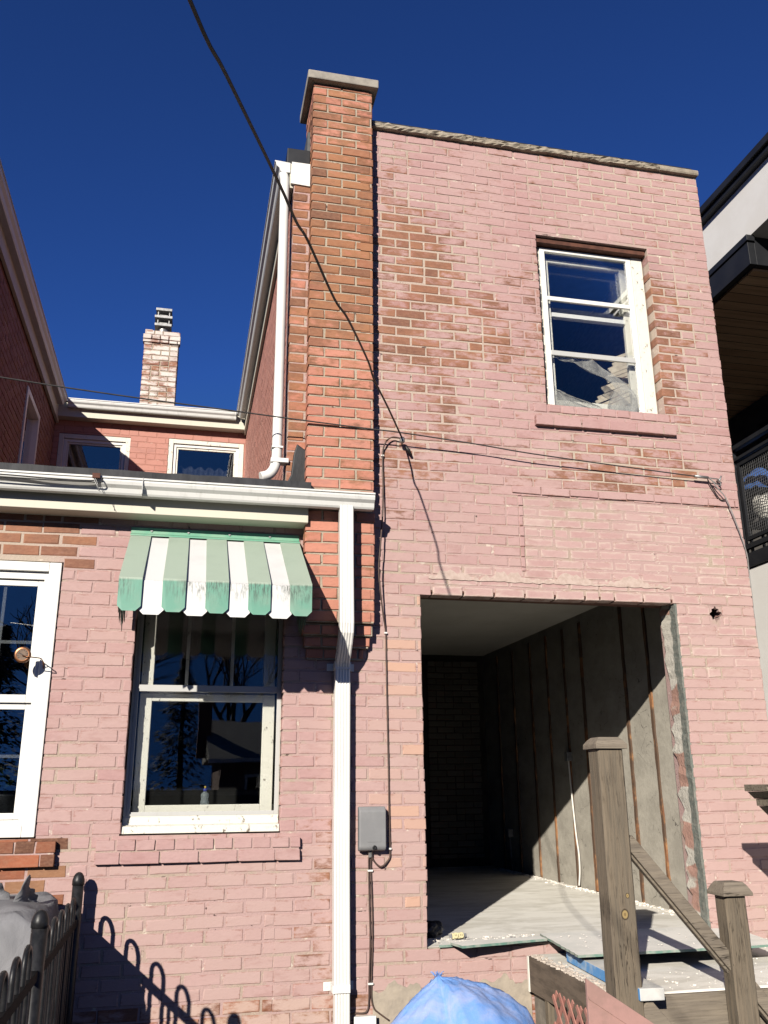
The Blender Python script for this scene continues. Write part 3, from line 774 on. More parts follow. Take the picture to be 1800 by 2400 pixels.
# ------------------------------------------------------------------ windows
def frame_bm(x0, x1, z0, z1, w, y0, y1, bm=None, wb=None, wt=None):
    bm = bm or bmesh.new(); wb = wb or w; wt = wt or w
    box(bm, x0, x0+w, y0, y1, z0, z1); box(bm, x1-w, x1, y0, y1, z0, z1)
    box(bm, x0+w, x1-w, y0, y1, z0, z0+wb); box(bm, x0+w, x1-w, y0, y1, z1-wt, z1)
    return bm
def pane(x0, x1, z0, z1, y, parent, m=GLASS):
    bm = bmesh.new(); box(bm, x0, x1, y, y+0.004, z0, z1); return obj('pane', bm, m, parent)
def window_upper():
    w = obj('window', frame_bm(2.452, 3.300, 4.195, 5.562, 0.022, 0.095, 0.17, wb=0.02), PEEL, HOUSE, label='upper window with a torn screen and peeling casing')
    bm = bmesh.new(); box(bm, 3.225, 3.318, 0.080, 0.16, 4.165, 5.58)                 # wide peeling casing
    obj('casing', bm, PEEL, w, bevel=0.004)
    bm = bmesh.new(); box(bm, 2.408, 3.322, 0.03, 0.22, 5.545, 5.583); obj('head', bm, RUST, w)
    st = frame_bm(2.462, 3.222, 4.185, 5.535, 0.040, 0.080, 0.105, wb=0.035, wt=0.030)
    obj('storm_frame', st, WHITE_METAL, w, bevel=0.003)
    bm = bmesh.new(); box(bm, 2.503, 3.181, 0.084, 0.104, 5.088, 5.122); obj('rail', bm, WHITE_METAL, w, bevel=0.003)
    bm = bmesh.new(); box(bm, 2.503, 3.181, 0.082, 0.102, 4.628, 4.668); obj('rail', bm, GREY_ALU, w, bevel=0.003)
    sash = obj('sash', frame_bm(2.500, 3.215, 4.24, 5.49, 0.055, 0.150, 0.185, wb=0.06, wt=0.03), PEEL, w, bevel=0.003)
    bm = bmesh.new(); box(bm, 2.556, 3.159, 0.140, 0.185, 4.985, 5.020); obj('meeting_rail', bm, WHITE_METAL, sash, bevel=0.002)
    pane(2.503, 3.181, 5.123, 5.504, 0.092, w); pane(2.503, 3.181, 4.669, 5.087, 0.094, w); pane(2.503, 3.181, 4.222, 4.627, 0.090, w)
    pane(2.556, 3.159, 5.021, 5.459, 0.168, sash)
    # torn insect screen hanging in the lower light
    t = NT('torn grey screen'); 
    al = t.ss(t.noise(14, 5, 0.6, (1, 1, 0.4)), 0.3, 0.7, 0.16, 0.50); t.l(al, t.b.inputs['Alpha'])
    SCR = t.fin((0.55, 0.53, 0.48), 0.8)
    polys = [
        [(2.503, 4.625), (2.60, 4.650), (2.70, 4.665), (2.80, 4.640), (2.92, 4.585), (3.03, 4.52), (3.12, 4.445), (3.18, 4.36), (3.18, 4.22), (3.02, 4.222), (2.93, 4.25), (2.96, 4.34), (3.00, 4.41), (2.965, 4.455), (2.88, 4.50), (2.80, 4.56), (2.70, 4.60), (2.60, 4.60)],
        [(2.503, 4.222), (2.503, 4.36), (2.56, 4.365), (2.66, 4.315), (2.76, 4.275), (2.88, 4.255), (2.93, 4.222)],
        [(2.503, 4.36), (2.525, 4.40), (2.52, 4.47), (2.503, 4.50)]]
    bm = bmesh.new(); rnd = random.Random(2)
    for pl in polys:
        vs = [bm.verts.new((x, 0.112+0.014*math.sin(x*23+z*17)+rnd.uniform(-.003, .003), z)) for x, z in pl]
        f = bm.faces.new(vs)
    bmesh.ops.triangulate(bm, faces=bm.faces)
    bmesh.ops.subdivide_edges(bm, edges=bm.edges, cuts=3, use_grid_fill=True)
    for v in bm.verts: v.co.y += 0.009*math.sin(v.co.x*41+v.co.z*29)+0.006*math.sin(v.co.x*97-v.co.z*141)+0.004*math.sin(v.co.x*60+v.co.z*210)
    o = obj('torn_screen', bm, SCR, w, smooth=True)
    md = o.modifiers.new('solid', 'SOLIDIFY'); md.thickness = 0.0015
window_upper()
def window_awning():
    w = obj('window', frame_bm(-0.298, 0.578, 1.43, 2.765, 0.018, 0.085, 0.20), PEEL, HOUSE, label='kitchen window under the striped awning')
    bm = bmesh.new()
    prism(bm, [(-0.300, 0.20, 1.362), (-0.300, 0.012, 1.356), (-0.300, 0.016, 1.395), (-0.300, 0.075, 1.402), (-0.300, 0.080, 1.440), (-0.300, 0.20, 1.446)], (0.878, 0, 0))
    bmesh.ops.recalc_face_normals(bm, faces=bm.faces)
    obj('sill', bm, PEEL, w, bevel=0.003)
    bm = frame_bm(-0.284, 0.575, 1.447, 2.745, 0.022, 0.083, 0.100); obj('storm_frame', bm, GREY_ALU, w, bevel=0.002)
    bm = bmesh.new(); box(bm, -0.262, 0.553, 0.080, 0.100, 2.145, 2.183); obj('rail', bm, GREY_ALU, w, bevel=0.002)
    s1 = obj('sash', frame_bm(-0.255, 0.545, 1.452, 2.14, 0.070, 0.150, 0.19, wb=0.052, wt=0.045), PEEL, w, bevel=0.003)
    s2 = obj('sash', frame_bm(-0.255, 0.545, 2.141, 2.74, 0.070, 0.165, 0.20, wb=0.05), PEEL, w, bevel=0.003)
    for x in (0.01, 0.28):
        bm = bmesh.new(); box(bm, x-0.010, x+0.010, 0.168, 0.195, 2.192, 2.669); obj('muntin', bm, PEEL, s2)
    pane(-0.262, 0.553, 1.469, 2.144, 0.090, w); pane(-0.262, 0.553, 2.184, 2.722, 0.090, w)
    pane(-0.185, 0.475, 1.505, 2.094, 0.170, s1); pane(-0.185, 0.475, 2.192, 2.669, 0.185, s2)
window_awning()
def window_left():
    w = obj('window', frame_bm(-1.715, -0.748, 1.350, 2.876, 0.068, -0.012, 0.10, wb=0.060, wt=0.055), WHITE_VINYL, HOUSE, bevel=0.004, label='white vinyl window with grilles at the left edge')
    bm = frame_bm(-1.647, -0.816, 1.410, 2.821, 0.024, 0.012, 0.10, wb=0.028, wt=0.045); obj('jamb', bm, WHITE_VINYL, w, bevel=0.002)
    s2 = obj('sash', frame_bm(-1.620, -0.842, 2.066, 2.772, 0.034, 0.030, 0.065, wb=0.045), WHITE_VINYL, w, bevel=0.003)
    s1 = obj('sash', frame_bm(-1.620, -0.842, 1.440, 2.064, 0.034, 0.050, 0.085), WHITE_VINYL, w, bevel=0.003)
    for sx, z, zz, y in ((s2, 2.41, (2.112, 2.737), 0.046), (s1, 1.775, (1.475, 2.029), 0.066)):
        bm = bmesh.new(); box(bm, -1.585, -0.877, y, y+0.008, z-0.009, z+0.009)
        for x in (-1.055, -1.32): box(bm, x-0.009, x+0.009, y+0.001, y+0.007, zz[0], zz[1])
        obj('grille', bm, WHITE_VINYL, sx)
        pane(-1.585, -0.877, zz[0], zz[1], y-0.008, sx, GLASS2)
    bm = bmesh.new(); box(bm, -1.10, -1.02, 0.02, 0.05, 2.113, 2.128); obj('latch', bm, WHITE_METAL, s2)
window_left()
def window_court(b, lab):
    a, c, z0, z1 = b
    w = obj('window', frame_bm(a, c, z0, z1, 0.055, YB+0.008, YB+0.10), PEEL, HOUSE, bevel=0.003, label=lab)
    obj('sash', frame_bm(a+0.056, c-0.056, z0+0.056, z1-0.056, 0.035, YB+0.03, YB+0.07), WHITE_METAL, w, bevel=0.002)
    obj('frame', frame_bm(a+0.092, c-0.092, z0+0.092, z1-0.092, 0.022, YB+0.045, YB+0.08), PEEL, w)
    pane(a+0.115, c-0.115, z0+0.115, z1-0.115, YB+0.06, w, GLASS2)
    bm = bmesh.new()                                        # lace half curtain
    for i in range(40):
        x = a+0.12+(c-a-0.24)*i/39
        v0 = bm.verts.new((x, YB+0.16+0.012*math.sin(i*1.7), z0+0.1)); v1 = bm.verts.new((x, YB+0.16+0.012*math.sin(i*1.7), z1-0.30+0.02*math.sin(i*0.9)))
        if i: bm.faces.new((p0, v0, v1, p1))
        p0, p1 = v0, v1
    obj('curtain', bm, simple('grey lace', (0.30, 0.31, 0.33), (0.2, 0.2, 0.22), 30, 0.9), w, smooth=True)
window_court(W1, 'courtyard window half in shadow near the left wing')
window_court(W2, 'sunlit courtyard window near the upper downspout')
def window_wing():
    y0, y1, z0, z1 = WING_WIN
    bm = bmesh.new()
    for a, b, c, d in ((y0, y0+.06, z0, z1), (y1-.06, y1, z0, z1), (y0+.06, y1-.06, z1-.06, z1)):
        box(bm, XL-0.08, XL+0.014, a, b, c, d)
    w = obj('window', bm, WHITE_METAL, HOUSE, bevel=0.003, label='window in the shaded side wall of the wing')
    bm = bmesh.new(); box(bm, XL-0.05, XL-0.045, y0+.06, y1-.06, z0, z1-.06); obj('pane', bm, GLASS2, w)
window_wing()

# ------------------------------------------------------------------ the open room
def room():
    t = NT('parged concrete wall')
    n = t.noise(3, 7, 0.7, (1, 1, 1.6)); n2 = t.noise(22, 6, 0.7, off=3); v = t.n('ShaderNodeTexVoronoi', feature='DISTANCE_TO_EDGE'); v.inputs['Scale'].default_value = 1.3
    mp = t.n('ShaderNodeMapping'); mp.inputs['Scale'].default_value = (1, 0.8, 2.2); t.l(t.tc.outputs['Object'], mp.inputs[0])
    add = t.n('ShaderNodeVectorMath', operation='ADD'); nn = t.n('ShaderNodeTexNoise'); nn.inputs['Scale'].default_value = 6; t.l(t.tc.outputs['Object'], nn.inputs[0])
    t.l(mp.outputs[0], add.inputs[0]); t.l(nn.outputs['Color'], add.inputs[1]); t.l(add.outputs[0], v.inputs['Vector'])
    c = t.mix(t.ss(n, 0.35, 0.65), (0.47, 0.44, 0.375), (0.36, 0.335, 0.285))
    c = t.mix(t.ss(n2, 0.5, 0.75, 0, 0.5), c, (0.36, 0.335, 0.285))
    crack = t.math('MULTIPLY', t.ss(v.outputs['Distance'], 0.0, 0.010, 0.7, 0.0), t.ss(n, 0.50, 0.58))
    scr = t.ss(t.noise(30, 6, 0.75, (1, 0.35, 2.2), 9), 0.66, 0.72)
    c = t.mix(scr, c, (0.50, 0.47, 0.41))
    c = t.mix(crack, c, (0.06, 0.055, 0.05))
    t.bump(t.math('SUBTRACT', t.math('ADD', n, n2), crack), 0.6, 0.006)
    PARGE = t.fin(c, 0.95, 0, 0.15)
    bm = bmesh.new(); box(bm, 3.580, 3.605, 0.245, 5.10, 0.60, 3.155); obj('room_wall', bm, PARGE, HOUSE, label='grey parged side wall with wooden strips')
    bm = bmesh.new(); box(bm, 1.31, 3.579, 5.06, 5.10, 0.60, 3.155)
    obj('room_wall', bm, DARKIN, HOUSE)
    bm = bmesh.new(); M = lambda u, v, w: (u, 5.035-w, v)
    bricks(bm, M, 2.86, 3.50, 0.80, 3.06, wear=lambda x, z: 0.05, seed=61)
    box(bm, 2.865, 3.495, 5.042, 5.058, 0.80, 3.06, 1)
    G = brick_material('shade toned white painted brick', (0.17, 0.16, 0.14), (0.12, 0.11, 0.095), ORANGE, fade=(0.17, 0.16, 0.14))  # white paint coloured dark to carry the room's shade
    obj('chimney_breast', bm, [G, DARKIN], HOUSE)
    BOX('room_ceiling', (1.31, 3.579, 0.245, 5.05, 3.125, 3.155), simple('white ceiling board', (0.66, 0.64, 0.58), (0.58, 0.56, 0.5), 2, 0.9), HOUSE)
    t = NT('dusty concrete floor')
    n = t.noise(2.2, 7, 0.65, (1.0, 2.2, 1), dist=0.8); n2 = t.noise(45, 5, 0.7, off=2); n3 = t.noise(5, 6, 0.7, off=5)
    c = t.mix(t.ss(n, 0.38, 0.66), (0.95, 0.92, 0.84), (0.72, 0.69, 0.61)); c = t.mix(t.ss(n3, 0.5, 0.7, 0, 0.6), c, (1.0, 0.98, 0.92)); c = t.mix(t.ss(n2, 0.55, 0.8, 0, 0.3), c, (0.4, 0.37, 0.32)); t.bump(n2, 0.3, 0.003)
    global FLOORM
    FLOORM = t.fin(c, 0.9, 0, 0.2)
    BOX('room_floor', (1.31, 3.579, 0.020, 5.05, 0.60, 0.713), FLOORM, HOUSE)
    # strips of old strapping nailed to the side wall
    t = NT('orange furring wood')
    nz = t.noise(9, 6, 0.7, (1, 6, 1.0)); nz2 = t.noise(4, 4, 0.6, off=4)
    c = t.mix(t.ss(nz, 0.35, 0.65), (0.38, 0.20, 0.09), (0.20, 0.085, 0.045)); c = t.mix(t.ss(nz2, 0.40, 0.52, 0, 0.9), c, (0.095, 0.065, 0.048))  # orange and brown wood; the strong dark mix also paints in room shade
    t.bump(nz, 0.6, 0.004); FUR = t.fin(c, 0.85, 0, 0.2)
    rnd = random.Random(5)
    for i, y in enumerate((1.03, 1.45, 2.26, 2.64, 3.08, 3.52, 4.05, 4.55)):
        bm = bmesh.new(); hw = rnd.uniform(.010, .019); lean = rnd.uniform(-.02, .02)
        n = 26; L, R = [], []
        for k in range(n+1):
            zz = 0.72+(3.05-0.72)*k/n
            L.append((y-hw+lean*k/n+rnd.uniform(-.006, .005), zz)); R.append((y+hw+lean*k/n+rnd.uniform(-.005, .006), zz))
        a = [bm.verts.new((3.566, p[0], p[1])) for p in L]; b = [bm.verts.new((3.566, p[0], p[1])) for p in R]
        a2 = [bm.verts.new((3.5795, p[0], p[1])) for p in L]; b2 = [bm.verts.new((3.5795, p[0], p[1])) for p in R]
        for k in range(n):
            bm.faces.new((a[k], a[k+1], b[k+1], b[k])); bm.faces.new((a2[k], a2[k+1], a[k+1], a[k])); bm.faces.new((b[k], b[k+1], b2[k+1], b2[k]))
        bm.faces.new((a[0], b[0], b2[0], a2[0])); bm.faces.new((a[-1], a2[-1], b2[-1], b[-1]))
        obj('furring_strip', bm, FUR, HOUSE)
    # jamb: broken plaster over brick ends on the right of the opening
    t = NT('broken jamb plaster')
    n = t.noise(9, 6, 0.7, (1, 1.4, 0.8)); n2 = t.noise(34, 6, 0.7, off=3); n4 = t.noise(4.5, 3, 0.5, (1, 0.3, 1), off=12)
    sp = t.n('ShaderNodeSeparateXYZ'); t.l(t.tc.outputs['Object'], sp.inputs[0])
    band = t.math('ADD', sp.outputs[1], t.math('MULTIPLY_ADD', n, 0.10, -0.05))
    inner = t.mix(t.ss(n4, 0.50, 0.53), (0.60, 0.565, 0.49), (0.45, 0.27, 0.215))
    outer = t.mix(t.ss(n2, 0.42, 0.6), (0.165, 0.18, 0.16), (0.235, 0.235, 0.205))
    c = t.mix(t.ss(band, 0.070, 0.078), outer, inner)
    c = t.mix(t.ss(n2, 0.52, 0.75, 0, 0.4), c, (0.30, 0.28, 0.24)); t.bump(t.math('ADD', n2, n), 0.9, 0.010)
    JAMB = t.fin(c, 0.95, 0, 0.15)
    bm = bmesh.new(); n = 44; A, B = [], []
    for k in range(n+1):
        z = 0.735+(2.795-0.735)*k/n
        A.append(bm.verts.new((3.238+rnd.uniform(-.004, .004), 0.004, z))); B.append(bm.verts.new((3.240+rnd.uniform(-.006, .006), 0.185+rnd.uniform(-.035, .03), z)))
    C = [bm.verts.new((3.258, 0.004, v.co.z)) for v in A]; Dv = [bm.verts.new((3.258, v.co.y, v.co.z)) for v in B]
    for k in range(n):
        bm.faces.new((A[k], A[k+1], B[k+1], B[k])); bm.faces.new((B[k], B[k+1], Dv[k+1], Dv[k])); bm.faces.new((C[k], C[k+1], A[k+1], A[k]))
    bm.faces.new((A[0], B[0], Dv[0], C[0])); bm.faces.new((A[-1], C[-1], Dv[-1], B[-1]))
    obj('jamb_plaster', bm, JAMB, HOUSE)
    BOX('lintel', (1.449, 3.248, 0.004, 0.236, 2.790, 2.803), RUST, HOUSE, bevel=0.002)
    BOX('threshold', (1.449, 3.248, 0.004, 0.240, 0.69, 0.712), simple('broken mortar bed', (0.42, 0.36, 0.29), (0.3, 0.26, 0.21), 30, 0.95, bump=0.01, bscale=40), HOUSE)
    bm = bmesh.new(); box(bm, 3.493, 3.603, 0.11, 0.23, 2.655, 2.771); vh = obj('vent_hole', bm, DARKIN, HOUSE, label='ragged round hole in the wall')  # dark block backing the hole, its inner shade put into the colour
    hc = Vector((3.548, 0, 2.713)); rv = random.Random(77)
    for qx, qz in ((-1, -1), (1, -1), (1, 1), (-1, 1)):
        bm = bmesh.new(); pts = [(hc.x+qx*0.056, 0.006, hc.z+qz*0.059)]
        for k in range(6):
            a = math.pi/2*k/5; rr = rv.uniform(.032, .050); pts.append((hc.x+qx*min(.056, rr*math.cos(a)+(.02 if k == 0 else 0)), 0.006, hc.z+qz*min(.059, rr*math.sin(a)+(.02 if k == 5 else 0))))
        prism(bm, pts, (0, 0.03, 0)); bmesh.ops.recalc_face_normals(bm, faces=bm.faces); obj('broken_edge', bm, MORT, vh)
room()
def smear():
    """thin cement smear over the opening and along its left edge"""
    t = NT('pale cement smear'); n = t.noise(30, 6, 0.7)
    t.bump(n, 0.6, 0.004); SM = t.fin(t.mix(t.ss(n, 0.4, 0.65), (0.53, 0.42, 0.365), (0.45, 0.345, 0.295)), 0.95, 0, 0.15)
    rnd = random.Random(6); bm = bmesh.new()
    up = []; lo = []
    n = 70
    for i in range(n+1):
        x = 1.50+(3.22-1.50)*i/n
        up.append((x, 2.915+0.022*math.sin(i*0.35)+rnd.uniform(-.018, .022)-(0.02 if i < 3 or i > n-3 else 0))); lo.append((x, 2.876+rnd.uniform(-.004, .004)))
    a = [bm.verts.new((x, -0.0045, z)) for x, z in up]; b = [bm.verts.new((x, -0.0055, z)) for x, z in lo]
    a2 = [bm.verts.new((x, 0.004, z+0.002)) for x, z in up]; b2 = [bm.verts.new((x, 0.004, z-0.002)) for x, z in lo]
    for i in range(n):
        bm.faces.new((b[i], b[i+1], a[i+1], a[i])); bm.faces.new((a[i], a[i+1], a2[i+1], a2[i])); bm.faces.new((b2[i], b2[i+1], b[i+1], b[i]))
    obj('cement_smear', bm, SM, HOUSE)
    rnd = random.Random(16); up = []; x = 1.12
    while x < 2.06: up.append((x, 0.525+0.020*math.sin(x*21)+0.016*math.sin(x*47)+rnd.uniform(-.012, .012))); x += 0.018
    bm = bmesh.new(); a = [bm.verts.new((x, -0.0035, z)) for x, z in up]; b = [bm.verts.new((x, -0.0050, 0.0)) for x, z in up]; a2 = [bm.verts.new((x, 0.012, z+0.003)) for x, z in up]
    for i in range(len(up)-1): bm.faces.new((b[i], b[i+1], a[i+1], a[i])); bm.faces.new((a[i], a[i+1], a2[i+1], a2[i]))
    obj('cement_patch', bm, simple('grey cement patch', (0.42, 0.36, 0.285), (0.33, 0.285, 0.23), 9, 0.95, bump=0.008, bscale=35), HOUSE)
    bm = bmesh.new()
    bricks(bm, lambda u, v, w: (u, -w, v), 1.14, 2.05, 0.0, 0.497, wear=lambda x, z: 0.40, seed=71, joint=0.030, proud=0.0005, mat_idx=lambda x, z, r: r.choice((0, 0, 1)))
    obj('brick_course', bm, [WHITEW, PINK], HOUSE)
smear()

# ------------------------------------------------------------------ awning
def awning():
    A = empty('window_awning', 'green and white striped metal awning with scalloped valance over the kitchen window', 'awning')
    def metal(nm, c, top):
        t = NT(nm)
        pos = t.n('ShaderNodeSeparateXYZ'); t.l(t.tc.outputs['Object'], pos.inputs[0])
        z = pos.outputs[2]
        n = t.noise(38, 6, 0.75, (2.2, 2.2, 0.30)); n2 = t.noise(5, 5, 0.6)
        col = t.mix(t.ss(z, 2.640, 2.652), c, top)                      # the sloping top is bleached
        col = t.mix(t.ss(n2, 0.45, 0.7, 0, 0.4), col, tuple(min(1, x*0.82) for x in top))
        band = t.math('MULTIPLY', t.math('MULTIPLY', t.ss(z, 2.50, 2.632), t.ss(z, 2.660, 2.640)), t.ss(t.noise(7, 4, 0.6, (1, 1, 0.2), 3), 0.36, 0.60, 0.15, 1.0))
        col = t.mix(t.math('MULTIPLY', band, t.ss(n, 0.44, 0.60, 0, 0.85)), col, (0.06, 0.075, 0.06))
        col = t.mix(t.ss(t.noise(60, 4, 0.7, (1, 1, 1), 9), 0.70, 0.74, 0, 0.7), col, (0.30, 0.17, 0.09))
        return t.fin(col, 0.5, 0, 0.4)
    GR = metal('bleached green enamel', (0.135, 0.335, 0.245), (0.37, 0.45, 0.36)); WT = metal('aged white enamel', (0.74, 0.75, 0.73), (0.70, 0.70, 0.68))
    GS = simple('green enamel strip', (0.13, 0.36, 0.24), (0.22, 0.40, 0.28), 10, 0.5)
    x0, x1 = -0.366, 0.650
    gw, ww = 0.1190, 0.1053
    x = x0; yT, zT, yK, zK, zB = -0.045, 3.055, -0.675, 2.645, 2.478
    rnd = random.Random(9)
    for i in range(9):
        green = i % 2 == 0; w = gw if green else ww
        a, b = x, x+w; x = b
        lift = 0.012 if green else 0.0
        if not green: a, b = a-0.012, b+0.012
        zb = zB - (0.0 if green else 0.014); ch = 0.026
        if green:
            secs = [(yT, zT+lift), (yK-lift*0.5, zK+lift)]
        else:
            secs = [(yT, zT), (yK+0.010, zK)]
        yv = secs[1][0]
        bm = bmesh.new()
        t0 = [bm.verts.new((a, secs[0][0], secs[0][1])), bm.verts.new((b, secs[0][0], secs[0][1]))]
        k0 = [bm.verts.new((a, yv, secs[1][1])), bm.verts.new((b, yv, secs[1][1]))]
        bm.faces.new((k0[0], k0[1], t0[1], t0[0]))
        v = [bm.verts.new(p) for p in ((b, yv-0.004, zb+ch), (b-ch, yv-0.006, zb), (a+ch, yv-0.006, zb), (a, yv-0.004, zb+ch))]
        bm.faces.new((k0[1], k0[0], v[3], v[2], v[1], v[0]))
        if green:                                                   # turned-down side flanges
            for (p, q, s) in ((t0[0], k0[0], a), (t0[1], k0[1], b)):
                c0 = bm.verts.new((s, p.co.y, p.co.z-0.014)); c1 = bm.verts.new((s, q.co.y+0.004, q.co.z-0.014))
                bm.faces.new((p, q, c1, c0))
        o = obj('slat', bm, GR if green else WT, A, label='green slat' if green else 'white slat')
        md = o.modifiers.new('solid', 'SOLIDIFY'); md.thickness = 0.002
    bm = bmesh.new()
    prism(bm, [(x0-0.004, -0.003, 3.118), (x0-0.004, -0.010, 3.118), (x0-0.004, -0.010, 3.082), (x0-0.004, -0.075, 3.058), (x0-0.004, -0.075, 3.050), (x0-0.004, -0.003, 3.076)], (x1-x0+0.008, 0, 0))
    bmesh.ops.recalc_face_normals(bm, faces=bm.faces)
    st = obj('mounting_strip', bm, GS, A)
    for sx in (-0.25, -0.03, 0.22, 0.47):
        bm = bmesh.new(); lathe(bm, [(0.007, -0.016), (0.007, -0.010)], (sx, 0, 3.100), 8, axis='Y'); obj('screw', bm, STEEL, st)
    # side wings of vertical strips with torn lower ends
    for s, xx in ((-1, x0+0.004), (1, x1-0.006)):
        bm = bmesh.new(); n = 9
        for k in range(n):
            y0 = -0.64+k*0.064; y1 = y0+0.060
            f = lambda y: zT-0.012+(zK-zT)*((y-yT)/(yK-yT))
            zb0 = 2.500-0.05*k/n+rnd.uniform(-.02, .02); zb1 = zb0+rnd.uniform(-.035, .035)
            if k > 5: zb0 += 0.035*(k-5); zb1 += 0.035*(k-5)
            pts = [(xx, y0, f(y0)), (xx, y1, f(y1)), (xx, y1, zb1), (xx, (y0+y1)/2+0.01, zb0-0.02), (xx, y0, zb0+0.015)]
            prism(bm, pts, (0.0015*(1 if k % 2 else -1), 0, 0))
        bmesh.ops.recalc_face_normals(bm, faces=bm.faces)
        obj('side_wing', bm, simple('dark green strip', (0.06, 0.12, 0.09), (0.03, 0.05, 0.04), 12, 0.7), A)  # darker green than the slats
awning()

# ------------------------------------------------------------------ cables
def cable(name, label, pts, r, m, group=None, k=5, n=7, cat='cable'):
    bm = bmesh.new(); tube(bm, catmull(pts, k), r, n)
    return tag(obj(name, bm, m, smooth=True), label, cat, group)
sc = cable('service_cable', 'thick black service cable rising steeply from the wall hook over the camera', [(1.321, -0.06, 3.82), (1.138, -0.45, 3.852), (0.987, -0.75, 3.886), (0.91, -0.95, 3.899), (0.696, -1.5, 3.834),
      (0.589, -1.72, 3.811), (0.404, -2.15, 3.816), (0.337, -2.3, 3.794), (0.231, -2.6, 3.75), (0.02, -3.2, 3.63), (-0.089, -3.5, 3.578), (-0.45, -4.6, 3.50), (-1.4, -7.5, 3.75), (-3.6, -14, 4.9)], 0.0060, CABLE)
bm = bmesh.new()
tube(bm, [(1.335, -0.002, 3.795), (1.330, -0.045, 3.800), (1.322, -0.062, 3.822)], 0.006, 8)
lathe(bm, [(0.014, 3.785), (0.018, 3.790), (0.018, 3.815), (0.012, 3.822)], (1.324, -0.058, 0), 10)
obj('wall_hook', bm, STEEL, sc, smooth=True)
bm = bmesh.new(); tube(bm, [(1.350, -0.035, 3.765), (1.372, -0.030, 3.745), (1.392, -0.022, 3.715)], [0.010, 0.014, 0.009], 8); obj('splice', bm, CABLE, sc, smooth=True)
cable('telephone_cable', 'thin grey cable strung level across the whole wall to the right corner', [(-6.0, -1.6, 3.96), (-3.0, -0.85, 3.885), (-1.14, -0.40, 3.862), (0.294, -0.17, 3.862), (1.046, -0.118, 3.842), (1.298, -0.108, 3.835), (1.829, -0.085, 3.803), (2.242, -0.08, 3.765), (3.0, -0.058, 3.724), (3.488, -0.045, 3.700)], 0.0046, CABLED)
tl = cable('cable_tie_off', 'steel tie off loop and cable tail at the right corner of the wall', [(3.475, -0.045, 3.700), (3.59, -0.045, 3.697), (3.656, -0.04, 3.622), (3.714, -0.038, 3.548), (3.781, -0.03, 3.354), (3.84, -0.012, 3.16), (3.862, 0.02, 3.0), (3.865, 0.04, 2.4)], 0.0045, CABLEG)
bm = bmesh.new(); tube(bm, [(3.478, -0.046, 3.701), (3.585, -0.045, 3.697)], 0.011, 8); obj('clamp', bm, STEEL, tl, smooth=True)
bm = bmesh.new(); tube(bm, catmull([(3.588, -0.044, 3.697), (3.63, -0.042, 3.695), (3.672, -0.040, 3.690), (3.690, -0.035, 3.650), (3.66, -0.036, 3.655), (3.60, -0.042, 3.690)], 5), 0.004, 6); obj('wire_loop', bm, STEEL, tl, smooth=True)
bm = bmesh.new(); tube(bm, [(3.684, -0.001, 3.690), (3.680, -0.05, 3.692)], 0.008, 8); tube(bm, [(3.668, -0.05, 3.672), (3.680, -0.05, 3.692), (3.690, -0.05, 3.715)], 0.006, 8); obj('eye_bolt', bm, STEEL, tl, smooth=True)
bm = bmesh.new(); tube(bm, catmull([(3.59, -0.03, 3.690), (3.63, -0.022, 3.62), (3.68, -0.018, 3.545), (3.716, -0.03, 3.548)], 5), 0.0045, 6); obj('wire_loop', bm, CABLE, tl, smooth=True)
dc = cable('drop_cable', 'brown cable bowing down the wall beside the chimney to the grey meter box',
      [(1.320, -0.030, 3.826), (1.262, -0.030, 3.829), (1.215, -0.030, 3.785), (1.200, -0.014, 3.70), (1.198, -0.026, 3.451), (1.188, -0.048, 3.269), (1.168, -0.072, 3.075), (1.156, -0.072, 2.885), (1.186, -0.040, 2.645), (1.211, -0.010, 2.515), (1.213, -0.009, 2.343), (1.216, -0.009, 2.085), (1.221, -0.009, 1.703), (1.223, -0.009, 1.44), (1.226, -0.010, 1.236), (1.212, -0.014, 1.186), (1.166, -0.018, 1.154), (1.120, -0.020, 1.195), (1.110, -0.025, 1.232)], 0.0052, CABLEB)
for (x, z) in ((1.211, 2.515), (1.200, 3.70), (1.224, 1.25)):
    bm = bmesh.new(); box(bm, x-0.009, x+0.009, -0.018, 0.0, z-0.005, z+0.005); obj('clip', bm, WHITE_VINYL, dc, bevel=0.001)
gw = cable('ground_wire', 'pair of brown wires hanging from the grey meter box, right hand one of the two', [(1.112, -0.012, 1.205), (1.112, -0.009, 1.134), (1.118, -0.009, 0.942), (1.120, -0.009, 0.781), (1.112, -0.009, 0.547), (1.113, -0.009, 0.47), (1.127, -0.009, 0.423), (1.153, -0.009, 0.399), (1.21, -0.012, 0.36)], 0.0046, CABLEB)
tag(gw, 'brown wire below the grey meter box that bends right at its foot')
for z in (1.134, 0.547):
    bm = bmesh.new(); box(bm, 1.092, 1.122, -0.017, 0.0, z-0.005, z+0.005); obj('clip', bm, WHITE_VINYL, gw, bevel=0.001)
cable('ground_wire', 'brown wire below the grey meter box that bends left to the downspout at its foot', [(1.098, -0.012, 1.205), (1.099, -0.009, 1.134), (1.102, -0.009, 0.942), (1.106, -0.009, 0.781), (1.099, -0.009, 0.547), (1.098, -0.009, 0.47), (1.083, -0.009, 0.408), (1.014, -0.009, 0.405), (0.95, -0.009, 0.40)], 0.0046, CABLEB)
